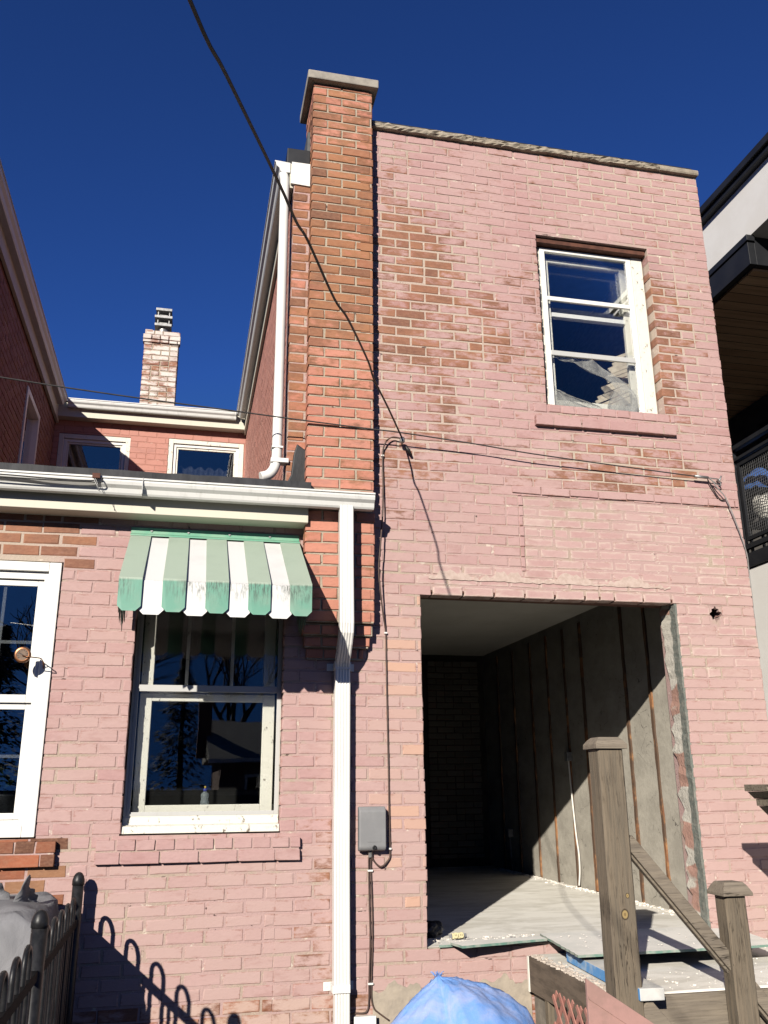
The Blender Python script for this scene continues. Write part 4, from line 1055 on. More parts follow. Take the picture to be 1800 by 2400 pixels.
gc = cable('gutter_cable', 'black cable lying along the front of the low gutter at the left', [(-4.0, -0.286, 3.318), (-1.6, -0.288, 3.312), (-1.093, -0.289, 3.312), (-0.843, -0.291, 3.305), (-0.60, -0.291, 3.306), (-0.553, -0.291, 3.325), (-0.535, -0.290, 3.316), (-0.545, -0.292, 3.298), (-0.60, -0.292, 3.298), (-0.9, -0.290, 3.296), (-1.6, -0.289, 3.300), (-4.0, -0.286, 3.305)], 0.004, CABLE)
bm = bmesh.new(); box(bm, -0.592, -0.548, -0.302, -0.284, 3.322, 3.352); obj('clamp', bm, RUST, gc, bevel=0.002)
bm = bmesh.new(); tube(bm, catmull([(-0.575, -0.298, 3.32), (-0.56, -0.30, 3.29), (-0.55, -0.298, 3.245)], 4), 0.0018, 5); tube(bm, catmull([(-0.582, -0.298, 3.32), (-0.56, -0.305, 3.27), (-0.54, -0.298, 3.24)], 4), 0.0018, 5); obj('wire', bm, STEEL, gc)

# ------------------------------------------------------------------ boxes and small things on the wall
def utility_box():
    A = empty('meter_box', 'grey plastic utility box on the wall between the downspout and the opening', 'utility box')
    PL = simple('grey utility plastic', (0.25, 0.25, 0.25), (0.21, 0.212, 0.215), 6, 0.55, bump=0.0006, bscale=150)
    BOX('backplate', (1.038, 1.186, -0.022, -0.001, 1.246, 1.474), PL, A, bevel=0.006)
    bm = bmesh.new(); prism(bm, [(1.030, -0.023, 1.240), (1.030, -0.062, 1.246), (1.030, -0.074, 1.262), (1.030, -0.074, 1.462), (1.030, -0.055, 1.486), (1.030, -0.023, 1.486)], (0.160, 0, 0))
    bmesh.ops.recalc_face_normals(bm, faces=bm.faces)
    c = obj('cover', bm, PL, A, bevel=0.007)
    BOX('raised_panel', (1.078, 1.158, -0.0760, -0.0745, 1.292, 1.322), PL, c, bevel=0.001)
    bm = bmesh.new(); lathe(bm, [(0.004, -0.076), (0.010, -0.080), (0.0125, -0.078), (0.0125, -0.066)], (1.120, 0, 1.262), 14, axis='Y'); obj('lock', bm, BLACKP, A)
    bm = bmesh.new(); lathe(bm, [(0.010, 1.205), (0.012, 1.21), (0.012, 1.236), (0.015, 1.238)], (1.106, -0.02, 0), 12); obj('cable_gland', bm, STEEL, A)
utility_box()
def junction():
    A = empty('junction_box', 'small white junction box at the bottom of the wall beside the downspout', 'junction box')
    BOX('body', (1.010, 1.126, -0.045, -0.001, 0.27, 0.392), WHITE_VINYL, A, bevel=0.004)
    BOX('lid', (1.006, 1.130, -0.054, -0.046, 0.265, 0.396), WHITE_VINYL, A, bevel=0.003)
junction()
def thermometer():
    A = empty('thermometer', 'round copper dial thermometer on a bent bracket beside the left window', 'thermometer')
    COP = simple('tarnished copper', (0.30, 0.13, 0.06), (0.16, 0.075, 0.04), 25, 0.35, 0.8)
    FACE = simple('dial face', (0.20, 0.13, 0.085), (0.14, 0.09, 0.06), 30, 0.6)
    c = Vector((-0.891, -0.12, 2.315))
    bm = bmesh.new(); lathe(bm, [(0.030, -0.008), (0.042, -0.012), (0.045, -0.006), (0.043, 0.012), (0.028, 0.018)], c, 28, axis='Y'); obj('case', bm, COP, A, smooth=True)
    bm = bmesh.new(); lathe(bm, [(0.0305, -0.0075), (0.0305, -0.0092)], c, 28, axis='Y')
    obj('dial', bm, FACE, A)
    bm = bmesh.new()
    for k in range(10):
        a = math.radians(-130+k*29); box(bm, -0.001, 0.001, -0.0105, -0.0095, 0.021, 0.028, mat=Matrix.Translation(c) @ Matrix.Rotation(a, 4, 'Y'))
    obj('tick_marks', bm, BLACKP, A)
    bm = bmesh.new(); box(bm, -0.0016, 0.0016, -0.013, -0.011, -0.008, 0.024, mat=Matrix.Translation(c) @ Matrix.Rotation(math.radians(-60), 4, 'Y')); obj('pointer', bm, BLACKP, A)
    bm = bmesh.new(); tube(bm, [c+Vector((0.0, -0.015, -0.006)), c+Vector((0.03, -0.02, -0.012)), c+Vector((0.092, -0.02, -0.018)), c+Vector((0.100, 0.0, -0.02)), c+Vector((0.101, 0.105, -0.03)), c+Vector((0.100, 0.106, -0.062))], 0.003, 8)
    tube(bm, [c+Vector((0.100, 0.06, -0.025)), c+Vector((0.100, 0.105, -0.055))], 0.0025, 6)
    obj('bracket', bm, COP, A, smooth=True)
thermometer()
def window_things():
    BOX('window_stool', (-0.30, 0.58, 0.201, 0.30, 1.46, 1.500), PEEL, HOUSE)
    A = empty('soap_bottle', 'clear dish soap bottle with blue and yellow cap inside the kitchen window', 'bottle')
    t = NT('clear plastic'); t.b.inputs['Transmission Weight'].default_value = 0.75; PLS = t.fin((0.75, 0.82, 0.85), 0.15)
    bm = bmesh.new(); lathe(bm, [(0.024, 0.0), (0.026, 0.004), (0.025, 0.02), (0.021, 0.034), (0.026, 0.052), (0.022, 0.066), (0.010, 0.074), (0.010, 0.078)], (0.155, 0.235, 1.5005), 18); obj('body', bm, PLS, A, smooth=True)
    bm = bmesh.new(); lathe(bm, [(0.012, 0.078), (0.012, 0.092), (0.008, 0.094)], (0.155, 0.235, 1.5005), 14); obj('cap', bm, simple('blue cap', (0.06, 0.07, 0.35), None, rough=0.4), A)
    bm = bmesh.new(); lathe(bm, [(0.006, 0.0942), (0.006, 0.106), (0.004, 0.108)], (0.155, 0.235, 1.5005), 12); obj('nozzle', bm, simple('yellow nozzle', (0.60, 0.42, 0.05), None, rough=0.4), A)
    P = empty('potted_plant', 'leafy house plant in a metal pail behind the left window', 'plant')
    BOX('window_stool', (-1.72, -0.75, 0.101, 0.34, 1.40, 1.440), WHITE_VINYL, HOUSE)
    bm = bmesh.new(); lathe(bm, [(0.052, 0.0), (0.066, 0.125), (0.070, 0.128), (0.064, 0.130), (0.060, 0.115)], (-0.955, 0.20, 1.4405), 22); obj('pot', bm, STEEL, P, smooth=True)
    rnd = random.Random(31); bm = bmesh.new()
    for i in range(170):
        c = Vector((-0.955+rnd.gauss(0, .075), 0.21+rnd.gauss(0, .04), 1.60+abs(rnd.gauss(0, .11))))
        a, b = rnd.uniform(0, 6.28), rnd.uniform(-.8, .8); l = rnd.uniform(.025, .05)
        d = Vector((math.cos(a)*math.cos(b), math.sin(a)*math.cos(b), math.sin(b))); e = d.cross(Vector((0.2, 0.3, 1))).normalized()*l*0.35
        bm.faces.new([bm.verts.new(p) for p in (c, c+d*l*.5+e, c+d*l, c+d*l*.5-e)])
    for i in range(14):
        a = rnd.uniform(0, 6.28); tube(bm, [(-0.955, 0.20, 1.56), (-0.955+0.04*math.cos(a), 0.20+0.03*math.sin(a), 1.66), (-0.955+0.11*math.cos(a), 0.20+0.05*math.sin(a), 1.74+0.06*rnd.random())], 0.002, 4)
    obj('foliage', bm, simple('house plant leaf', (0.05, 0.10, 0.03), (0.03, 0.06, 0.02), 15, 0.6), P)
    # broken lath and plaster seen through the torn screen
    Lh = simple('old lath wood', (0.62, 0.54, 0.42), (0.45, 0.38, 0.29), 12, 0.9, bump=0.002, bscale=60)
    B = empty('lath_panel', 'broken panel of old wooden laths standing inside the upper window', 'lath panel')
    rnd = random.Random(12)
    for i in range(13):
        bm = bmesh.new(); w = 0.026; l = (0.50, 0.53, 0.46, 0.42, 0.40, 0.34, 0.36, 0.30, 0.31, 0.26, 0.28, 0.24, 0.22)[i]
        m = Matrix.Translation((3.30, 0.26+0.003*rnd.random(), 4.44+i*0.033)) @ Matrix.Rotation(math.radians(-26+rnd.uniform(-1.5, 1.5)), 4, 'Y')
        vs = box(bm, -l, 0.03, 0, 0.007, -w/2, w/2, mat=m)
        obj('lath', bm, Lh, B)
    bm = bmesh.new(); box(bm, -0.012, 0.012, 0.012, 0.04, -0.4, 0.4, mat=Matrix.Translation((3.24, 0.30, 4.50)) @ Matrix.Rotation(math.radians(6), 4, 'Y')); obj('stud', bm, Lh, B)
window_things()
def room_things():
    A = empty('wall_outlet', 'grey metal outlet box on the parged room wall with a white cable hanging down', 'outlet box')
    BOX('box', (3.525, 3.579, 2.60, 2.665, 1.81, 1.89), STEEL, A, bevel=0.003)
    bm = bmesh.new(); tube(bm, catmull([(3.55, 2.632, 1.815), (3.556, 2.63, 1.6), (3.553, 2.60, 1.35), (3.55, 2.57, 1.15), (3.552, 2.545, 1.0), (3.552, 2.55, 0.86), (3.54, 2.56, 0.735)], 6), 0.008, 8)
    obj('cable', bm, simple('white cable', (0.70, 0.68, 0.62), None, rough=0.6), A, smooth=True)
    B = empty('wall_outlet', 'outlet box low on the parged room wall in deep shade', 'outlet box')
    BOX('box', (3.525, 3.579, 4.28, 4.345, 1.06, 1.14), STEEL, B, bevel=0.003)
    bm = bmesh.new(); tube(bm, [(3.55, 4.31, 1.06), (3.555, 4.30, 0.735)], 0.007, 8); obj('cable', bm, CABLEG, B, smooth=True)
    O = empty('receptacle', 'loose cream receptacle with metal ears lying on the threshold', 'receptacle')
    IV = simple('ivory plastic', (0.66, 0.60, 0.36), (0.6, 0.53, 0.3), 30, 0.5)
    c = Vector((1.665, 0.135, 0.748)); R = Matrix.Translation(c) @ Matrix.Rotation(math.radians(8), 4, 'Z') @ Matrix.Rotation(math.radians(-20), 4, 'X')
    bm = bmesh.new(); box(bm, -0.036, 0.036, -0.008, 0.016, -0.016, 0.016, mat=R); obj('body', bm, IV, O, bevel=0.003)
    for sx in (-0.018, 0.018):
        bm = bmesh.new(); lathe(bm, [(0.016, -0.016), (0.016, -0.009)], (0, 0, 0), 16, axis='Y')
        for q in (-0.005, 0.005): box(bm, q-0.0012, q+0.0012, -0.0168, -0.0162, -0.004, 0.005, 1)
        for v in bm.verts: v.co = R @ (v.co+Vector((sx, 0, 0)))
        obj('socket_face', bm, [IV, BLACKP], O)
    for sx in (-1, 1):
        bm = bmesh.new(); box(bm, sx*0.047-0.009, sx*0.047+0.009, -0.006, -0.003, -0.010, 0.010, mat=R); obj('ear', bm, STEEL, O)
    # crumpled offcut in the dark left corner
    bm = bmesh.new(); bmesh.ops.create_icosphere(bm, subdivisions=3, radius=0.075); rnd = random.Random(4)
    for v in bm.verts: v.co = Vector((1.55, 0.34, 0.762))+Vector((v.co.x*1.1, v.co.y*0.8, v.co.z*0.62))*(1+0.25*math.sin(v.co.x*70+v.co.y*50)*math.cos(v.co.z*60))
    for v in bm.verts: v.co.z = max(v.co.z, 0.7135)
    tag(obj('plastic_bag', bm, simple('black plastic bag', (0.02, 0.02, 0.022), (0.05, 0.05, 0.05), 20, 0.4)), 'small black crumpled bag in the dark left corner of the opening', 'bag')
room_things()

# ------------------------------------------------------------------ landing, boards, railing
def landing():
    A = empty('porch_landing', 'dusty concrete landing with a dark board on its left side in front of the opening', 'landing')
    bm = bmesh.new(); box(bm, 2.062, 6.0, -1.10, -0.014, 0.50, 0.655)
    obj('slab', bm, FLOORM, A, bevel=0.012)
    t = NT('stained plywood'); n = t.noise(7, 6, 0.7, (1, 0.6, 3)); n2 = t.noise(9, 6, 0.7, (1, 3, 0.7), 5)
    c = t.mix(t.ss(n, 0.4, 0.65), (0.165, 0.13, 0.10), (0.10, 0.08, 0.062)); c = t.mix(t.ss(n2, 0.6, 0.75, 0, 0.5), c, (0.24, 0.15, 0.09))
    t.bump(n, 0.4, 0.003); PLY = t.fin(c, 0.85, 0, 0.2)
    BOX('side_board', (2.030, 2.061, -1.108, -0.045, 0.470, 0.652), PLY, A, bevel=0.003)
    BOX('side_board', (2.024, 2.030, -0.064, -0.040, 0.468, 0.654), FLOORM, A, bevel=0.002, label='white edge strip of the side board')
    BOX('front_board', (2.125, 6.0, -1.128, -1.102, 0.20, 0.648), WOODGX, A, bevel=0.004)
    BOX('foundation', (2.07, 6.0, -1.04, -0.014, 0.0, 0.498), simple('rough footing', (0.25, 0.22, 0.18), (0.16, 0.14, 0.115), 8, 0.95, bump=0.01, bscale=30), A)
    BOX('leg', (2.035, 2.075, -0.30, -0.26, 0.0, 0.469), WOODG, A)
    bm = bmesh.new(); rnd = random.Random(17)                # dry mortar crust along the left edge
    for i in range(420):
        y = rnd.uniform(-1.05, -0.05); x = 2.035+abs(rnd.gauss(0, 0.035)); s = rnd.uniform(.002, .008)*(1.6 if rnd.random() < .1 else 1)
        m = Matrix.Translation((x, y, 0.655+s*0.3)) @ Matrix.Rotation(rnd.uniform(0, 3), 4, 'Z') @ Matrix.Rotation(rnd.uniform(-.5, .5), 4, 'X')
        box(bm, -s, s, -s*.7, s*.8, -s*.4, s*.5, mat=m)
    tag(obj('mortar_crumbs', bm, simple('dry mortar', (0.62, 0.55, 0.47), (0.5, 0.42, 0.35), 50, 0.95), A), kind='stuff')
landing()
def rubble():
    bm = bmesh.new(); rnd = random.Random(23)
    def chip(x, y, z, s):
        m = Matrix.Translation((x, y, z+s*0.25)) @ Matrix.Rotation(rnd.uniform(0, 3), 4, 'Z') @ Matrix.Rotation(rnd.uniform(-.4, .4), 4, 'X')
        vs = box(bm, -s, s, -s*.7, s*.8, -s*.3, s*.4, mat=m)
        for v in vs: v.co += Vector((rnd.uniform(-s, s), rnd.uniform(-s, s), rnd.uniform(-s, s)*.4))*0.35
    for i in range(230): chip(rnd.uniform(2.25, 4.2), -1.08+abs(rnd.gauss(0, .28)), 0.655, rnd.choice((.0015, .002, .003, .004, .007)))
    for i in range(130): chip(rnd.uniform(2.2, 3.4), rnd.uniform(-.5, .1), 0.7495, rnd.choice((.0012, .002, .002, .004)))
    for i in range(200): chip(rnd.uniform(1.5, 2.15), rnd.uniform(-.0, .2), 0.7285, rnd.choice((.002, .003, .004, .008)))
    for i in range(420): chip(3.57-abs(rnd.gauss(0, .05)), rnd.uniform(0.3, 4.6), 0.713, rnd.choice((.003, .005, .008, .012)))
    for i in range(160): chip(rnd.uniform(3.3, 4.6), -0.03-abs(rnd.gauss(0, .07)), 0.655, rnd.choice((.004, .007, .010)))
    tag(obj('plaster_rubble', bm, simple('white plaster crumbs', (0.90, 0.86, 0.79), (0.75, 0.69, 0.61), 40, 0.95)), 'white plaster crumbs and dust strewn over landing, threshold and room floor', 'rubble', kind='stuff')
rubble()
TEAL = simple('green drywall edge', (0.13, 0.25, 0.20), (0.36, 0.38, 0.33), 13, 0.9, bump=0.003, bscale=80)
PAPER = simple('dusty drywall paper', (0.78, 0.77, 0.71), (0.92, 0.89, 0.82), 4, 0.95)
def sheet(label, pts, z, th=0.0127, tilt=None):
    bm = bmesh.new(); rnd = random.Random(int(z*1000)); P = []
    for i in range(len(pts)):                                # broken edges
        a, b = Vector(pts[i]), Vector(pts[(i+1) % len(pts)]); n = max(2, int((b-a).length/0.04))
        for k in range(n):
            p = a+(b-a)*k/n
            if 0 < k: p += Vector((rnd.uniform(-.004, .004), rnd.uniform(-.004, .004)))
            P.append(p)
    zf = (lambda x, y: z+tilt[0]*(x-pts[0][0])+tilt[1]*(y-pts[0][1])) if tilt else (lambda x, y: z)
    lo = [bm.verts.new((p.x, p.y, zf(p.x, p.y))) for p in P]; hi = [bm.verts.new((p.x, p.y, zf(p.x, p.y)+th)) for p in P]
    n = len(P); bm.faces.new(hi); bm.faces.new(lo[::-1])
    for i in range(n):
        f = bm.faces.new((lo[i], lo[(i+1) % n], hi[(i+1) % n], hi[i])); f.material_index = 1
    bmesh.ops.recalc_face_normals(bm, faces=bm.faces)
    return tag(obj('drywall_sheet', bm, [PAPER, TEAL]), label, 'drywall sheet', 'cut sheets of green edged drywall')
sheet('narrow drywall offcut with green edge lying flat inside the threshold', [(1.505, -0.02), (2.10, 0.02), (2.12, 0.115), (1.56, 0.13)], 0.7145)
sheet('narrow drywall offcut lying on another and jutting out over the wall edge', [(1.60, -0.165), (2.15, -0.055), (2.15, 0.055), (1.57, -0.03)], 0.7285)
sheet('largest drywall sheet lying flat from the opening across the landing behind the post', [(2.17, 0.10), (2.09, -0.62), (3.30, -0.60), (3.40, -0.03), (3.22, 0.0), (3.20, 0.10)], 0.7335)
for x, y in ((2.5, -0.45), (3.05, -0.40), (2.8, -0.1)):
    pass
def foam():
    BL2 = simple('blue insulation foam', (0.10, 0.30, 0.62), (0.40, 0.50, 0.60), 7, 0.8, bump=0.002, bscale=60, lo=0.42, hi=0.62)
    WD = simple('dusty foam skin', (0.66, 0.65, 0.60), (0.52, 0.53, 0.52), 6, 0.9, bump=0.002, bscale=60)
    A = empty('foam_board', 'blue edged rigid foam board dusted white along the left edge of the landing', 'foam board')
    bm = bmesh.new(); vs = box(bm, 2.126, 2.245, -1.275, -0.30, 0.660, 0.712)
    for f in bm.faces: f.material_index = 1 if f.calc_center_median().z > 0.70 or f.calc_center_median().y < -1.2 else 0
    m = Matrix.Rotation(math.radians(-4), 4, 'Z'); c = Vector((2.18, -0.8, 0))
    for v in bm.verts: v.co = c+m @ (v.co-c)
    obj('board', bm, [BL2, WD], A, bevel=0.004)
foam()
def railing():
    A = empty('stair_railing', 'weathered grey wooden railing with two capped posts and a steep handrail', 'railing')
    def post(x0, x1, y0, y1, ztop, cap):
        bm = bmesh.new(); n = 14
        prev = None; rnd = random.Random(int(x0*100))
        e = 0.008; ring = [(x0+e, y0), (x1-e, y0), (x1, y0+e), (x1, y1-e), (x1-e, y1), (x0+e, y1), (x0, y1-e), (x0, y0+e)]
        for k in range(n+1):
            z = ztop*k/n; dx = rnd.uniform(-.0015, .0015)
            r = [bm.verts.new((px+dx, py, z)) for px, py in ring]
            if prev:
                for i in range(8): bm.faces.new((prev[i], prev[(i+1) % 8], r[(i+1) % 8], r[i]))
            else: bm.faces.new(r[::-1])
            prev = r
        bm.faces.new(prev)
        p = obj('post', bm, WOODG, A)
        ov, t1, t2 = cap; bm = bmesh.new(); xm, ym = (x0+x1)/2, (y0+y1)/2
        hx, hy = (x1-x0)/2+ov, (y1-y0)/2+ov
        base = [bm.verts.new((xm+sx*hx, ym+sy*hy, ztop+0.002)) for sx, sy in ((-1, -1), (1, -1), (1, 1), (-1, 1))]
        mid = [bm.verts.new((xm+sx*hx, ym+sy*hy, ztop+0.004+t1)) for sx, sy in ((-1, -1), (1, -1), (1, 1), (-1, 1))]
        mid2 = [bm.verts.new((xm+sx*hx*0.80, ym+sy*hy*0.80, ztop+0.004+t1+t2*0.62)) for sx, sy in ((-1, -1), (1, -1), (1, 1), (-1, 1))]
        top = [bm.verts.new((xm+sx*hx*0.62, ym+sy*hy*0.62, ztop+0.004+t1+t2)) for sx, sy in ((-1, -1), (1, -1), (1, 1), (-1, 1))]
        bm.faces.new(base[::-1]); bm.faces.new(top)
        for a, b in ((base, mid), (mid, mid2), (mid2, top)):
            for i in range(4): bm.faces.new((a[i], a[(i+1) % 4], b[(i+1) % 4], b[i]))
        obj('post_cap', bm, WOODGX, p, bevel=0.002)
    post(1.990, 2.122, -1.250, -1.132, 1.764, (0.017, 0.020, 0.034))
    post(2.592, 2.703, -1.250, -1.152, 1.080, (0.024, 0.012, 0.046))
    d = Vector((0.402, 0, -0.478)).normalized(); n = Vector((d.z, 0, -d.x))*-1
    def plank(name, p, q, h, y0, y1, m):
        p, q = Vector(p), Vector(q); d = (q-p).normalized(); nn = Vector((-d.z, 0, d.x))
        bm = bmesh.new(); pts = [p+nn*h/2, q+nn*h/2, q-nn*h/2, p-nn*h/2]
        prism(bm, [(v.x, y0, v.z) for v in pts], (0, y1-y0, 0)); bmesh.ops.recalc_face_normals(bm, faces=bm.faces)
        return obj(name, bm, m, A, bevel=0.004)
    plank('handrail', (2.124, -1.2, 1.345), (3.30, -1.2, -0.02), 0.060, -1.225, -1.185, WOODGX)
    plank('rail_support', (2.124, -1.2, 1.300), (3.28, -1.2, -0.045), 0.020, -1.203, -1.165, WOODGX)
    plank('bottom_rail', (2.126, -1.2, 0.640), (2.62, -1.2, 0.10), 0.075, -1.245, -1.205, WOODGX)
railing()
def stair_parts():
    t = NT('pink painted plywood'); n = t.noise(6, 6, 0.7, (1, 1, 1)); n2 = t.noise(40, 5, 0.7, (3, 1, 0.5), 5)
    c = t.mix(t.ss(n, 0.4, 0.65), (0.42, 0.245, 0.215), (0.34, 0.21, 0.18)); c = t.mix(t.ss(n2, 0.55, 0.75, 0, 0.5), c, (0.26, 0.17, 0.14))
    PP = t.fin(c, 0.8, 0, 0.2)
    A = empty('plywood_panel', 'pinkish plywood panel with sloping top edge leaning before the first railing post', 'panel')
    bm = bmesh.new(); prism(bm, [(1.735, -1.50, 0.10), (1.735, -1.50, 0.812), (2.30, -1.50, 0.455), (2.30, -1.50, 0.10)], (0, 0.018, 0)); bmesh.ops.recalc_face_normals(bm, faces=bm.faces)
    obj('board', bm, PP, A, bevel=0.002)
    bm = bmesh.new(); prism(bm, [(1.738, -1.506, 0.735), (1.738, -1.506, 0.745), (2.30, -1.506, 0.390), (2.30, -1.506, 0.380)], (0, 0.005, 0)); bmesh.ops.recalc_face_normals(bm, faces=bm.faces)
    obj('batten', bm, PP, A)
    A = empty('lattice_panel', 'pink diagonal lattice panel standing below the dark board of the landing', 'lattice')
    bm = bmesh.new(); y0, y1, z0, z1 = -1.42, -0.82, 0.02, 0.632
    LP = simple('terracotta lattice', (0.42, 0.20, 0.155), (0.34, 0.15, 0.12), 10, 0.8)
    for s, xx in ((1, 1.853), (-1, 1.859)):
        k = -1.0
        while k < 1.4:
            pts = []
            for i in range(61):
                y = y0+(y1-y0)*i/60; z = z0+k+(s*(y-y0) if s > 0 else (y1-y)) * 1.25
                if z0 < z < z1: pts.append((y, z))
            if len(pts) > 2:
                (ya, za), (yb, zb) = pts[0], pts[-1]; d = Vector((0, yb-ya, zb-za)).normalized(); nn = Vector((0, -d.z, d.y))*0.011
                q = [Vector((xx, ya, za))+nn, Vector((xx, yb, zb))+nn, Vector((xx, yb, zb))-nn, Vector((xx, ya, za))-nn]
                prism(bm, q, (0.0055, 0, 0))
            k += 0.120
    bmesh.ops.recalc_face_normals(bm, faces=bm.faces)
    obj('slats', bm, LP, A)
    A = empty('wooden_pillar', 'dark wooden pillar with a stepped capital at the right edge', 'pillar')
    bm = bmesh.new(); box(bm, 3.105, 3.75, -0.95, -0.74, 1.556, 1.592); cp = obj('capital', bm, WOODGX, A, bevel=0.003)
    bm = bmesh.new(); prism(bm, [(3.115, -0.945, 1.554), (3.74, -0.945, 1.554), (3.67, -0.93, 1.516), (3.165, -0.93, 1.516)], (0, 0.195, 0)); bmesh.ops.recalc_face_normals(bm, faces=bm.faces); obj('moulding', bm, WOODGX, cp)
    BOX('moulding', (3.16, 3.68, -0.935, -0.755, 1.478, 1.5145), WOODGX, cp, bevel=0.003)
    bm = bmesh.new(); prism(bm, [(3.17, -0.93, 1.476), (3.67, -0.93, 1.476), (3.52, -0.93, 1.33), (3.32, -0.93, 1.33)], (0, 0.17, 0)); bmesh.ops.recalc_face_normals(bm, faces=bm.faces); obj('moulding', bm, WOODGX, cp)
    BOX('shaft', (3.33, 3.51, -0.925, -0.765, 0.656, 1.328), WOODG, A, bevel=0.004)
stair_parts()

# ------------------------------------------------------------------ blue tarp heap
def tarp():
    t = NT('faded blue tarpaulin')
    n = t.noise(4, 6, 0.65, dist=0.6); n2 = t.noise(45, 5, 0.7, off=3); v = t.n('ShaderNodeTexVoronoi', feature='F1'); v.inputs['Scale'].default_value = 9; t.l(t.tc.outputs['Object'], v.inputs['Vector'])
    c = t.mix(t.ss(n, 0.40, 0.62), (0.17, 0.345, 0.74), (0.33, 0.41, 0.66)); c = t.mix(t.ss(n2, 0.5, 0.72, 0, 0.35), c, (0.24, 0.36, 0.66))
    hole = t.math('MULTIPLY', t.ss(v.outputs['Distance'], 0.085, 0.05), t.ss(t.noise(1.9, 3, 0.5, off=8), 0.56, 0.60))
    c = t.mix(t.math('MULTIPLY', hole, t.ss(n2, 0.4, 0.5)), c, (0.01, 0.012, 0.02)); v2 = t.n('ShaderNodeTexVoronoi', feature='DISTANCE_TO_EDGE'); v2.inputs['Scale'].default_value = 7; t.l(t.tc.outputs['Object'], v2.inputs['Vector'])
    t.bump(t.math('ADD', t.math('ADD', n, t.math('MULTIPLY', n2, 0.3)), t.math('MULTIPLY', v2.outputs['Distance'], 0.9)), 0.4, 0.016)
    T = t.fin(c, 0.85, 0, 0.15)
    A = empty('tarp_heap', 'faded blue tarpaulin tented over a pointed heap before the landing', 'tarpaulin')
    bm = bmesh.new(); nr, na = 34, 72; rnd = random.Random(7); c0 = Vector((1.222, -1.0, 0.752))
    ridges = [math.radians(a) for a in (-118, -62, -8, 52, 120, 182)]
    rings = []
    for i in range(1, nr+1):
        r = 0.60*i/nr; ring = []
        for k in range(na):
            a = 2*math.pi*k/na
            dmin = min(abs((a-q+math.pi) % (2*math.pi)-math.pi) for q in ridges)
            sag = 0.055*math.sin(min(dmin, 0.55)/0.55*math.pi/2)*sstep(0.05, 0.3, r)
            ux = r*math.cos(a)*(1.18 if math.cos(a) > 0 else 0.86); uy = r*math.sin(a)*0.82
            if math.cos(a) > 0: h = -0.16*r-1.15*max(0, r-0.16)**1.6-1.6*max(0, r-0.36)
            else: h = -0.52*r-0.62*r*r-1.2*max(0, r-0.34)
            z = 0.752+h-sag*0.5+0.005*math.sin(k*2.1+i*0.7)*sstep(0.05, 0.2, r)+0.004*math.sin(i*1.3+k*0.9)
            ring.append(bm.verts.new((c0.x+ux, c0.y+uy, max(z, 0.02))))
        rings.append(ring)
    top = bm.verts.new(c0+Vector((0, 0, 0.012)))
    for k in range(na): bm.faces.new((top, rings[0][k], rings[0][(k+1) % na]))
    for a, b in zip(rings, rings[1:]):
        for k in range(na): bm.faces.new((a[k], b[k], b[(k+1) % na], a[(k+1) % na]))
    bmesh.ops.recalc_face_normals(bm, faces=bm.faces)
    o = obj('sheet', bm, T, A, smooth=True)
    bm = bmesh.new()                                          # frayed tip
    for i in range(16):
        a = rnd.uniform(0, 6.28); l = rnd.uniform(.01, .028); p = c0+Vector((rnd.uniform(-.016, .016), 0, 0.004))
        tube(bm, [p, p+Vector((math.cos(a)*l*.5, math.sin(a)*l*.4, l*.7)), p+Vector((math.cos(a)*l, math.sin(a)*l*.6, l*(.6+rnd.random()*.5)))], 0.0018, 4)
    obj('frayed_tip', bm, T, A)
tarp()

# ------------------------------------------------------------------ black fence and covered grill
RAILB = simple('dull black rail paint', (0.008, 0.008, 0.009), (0.014, 0.014, 0.015), 30, 0.75, spec=0.06)
def fence():
    A = empty('black_fence', 'black tubular hoop topped metal fence running from the wall at the left', 'fence')
    X = -0.490
    for y, r, zt in ((-0.10, 0.029, 1.165), (-1.48, 0.030, 1.145), (-2.75, 0.030, 1.145)):
        bm = bmesh.new(); tube(bm, [(X, y, 0.0), (X, y, zt-0.04)], r, 18); p = obj('post', bm, BLACKP, A)
        bm = bmesh.new(); lathe(bm, [(r+.003, zt-0.052), (r+.003, zt-0.030), (r+.001, zt-0.022), (r*.85, zt-0.006), (r*.55, zt+0.006), (r*.2, zt+0.011), (0.001, zt+0.0115)], (X, y, 0), 18); obj('post_cap', bm, BLACKP, p)
    ys = [-0.275-0.242*k for k in range(12)]
    for y in ys:
        if min(abs(y+1.48), abs(y+2.75)) < 0.09: continue
        bm = bmesh.new(); hw = 0.058; pts = [(X, y-hw, 0.16), (X, y-hw, 0.62), (X, y-hw, 1.000)]
        for k in range(1, 12):
            a = math.pi*k/12; pts.append((X, y-hw*math.cos(a), 1.000+hw*1.05*math.sin(a)))
        pts += [(X, y+hw, 1.000), (X, y+hw, 0.62), (X, y+hw, 0.16)]
        tube(bm, pts, 0.0105, 10); obj('hoop', bm, BLACKP, A)
    for y in ys[:-1]:
        ym = y-0.121
        if min(abs(ym+1.48), abs(ym+2.75)) < 0.04: continue
        bm = bmesh.new(); tube(bm, [(X, ym, 0.16), (X, ym, 0.925)], 0.0095, 8); obj('baluster', bm, BLACKP, A)
    for z in (0.930, 0.17):
        bm = bmesh.new(); box(bm, X-0.0135, X+0.0135, -3.6, -0.128, z-0.018, z+0.018)
        obj('rail', bm, RAILB, A, bevel=0.002)
fence()
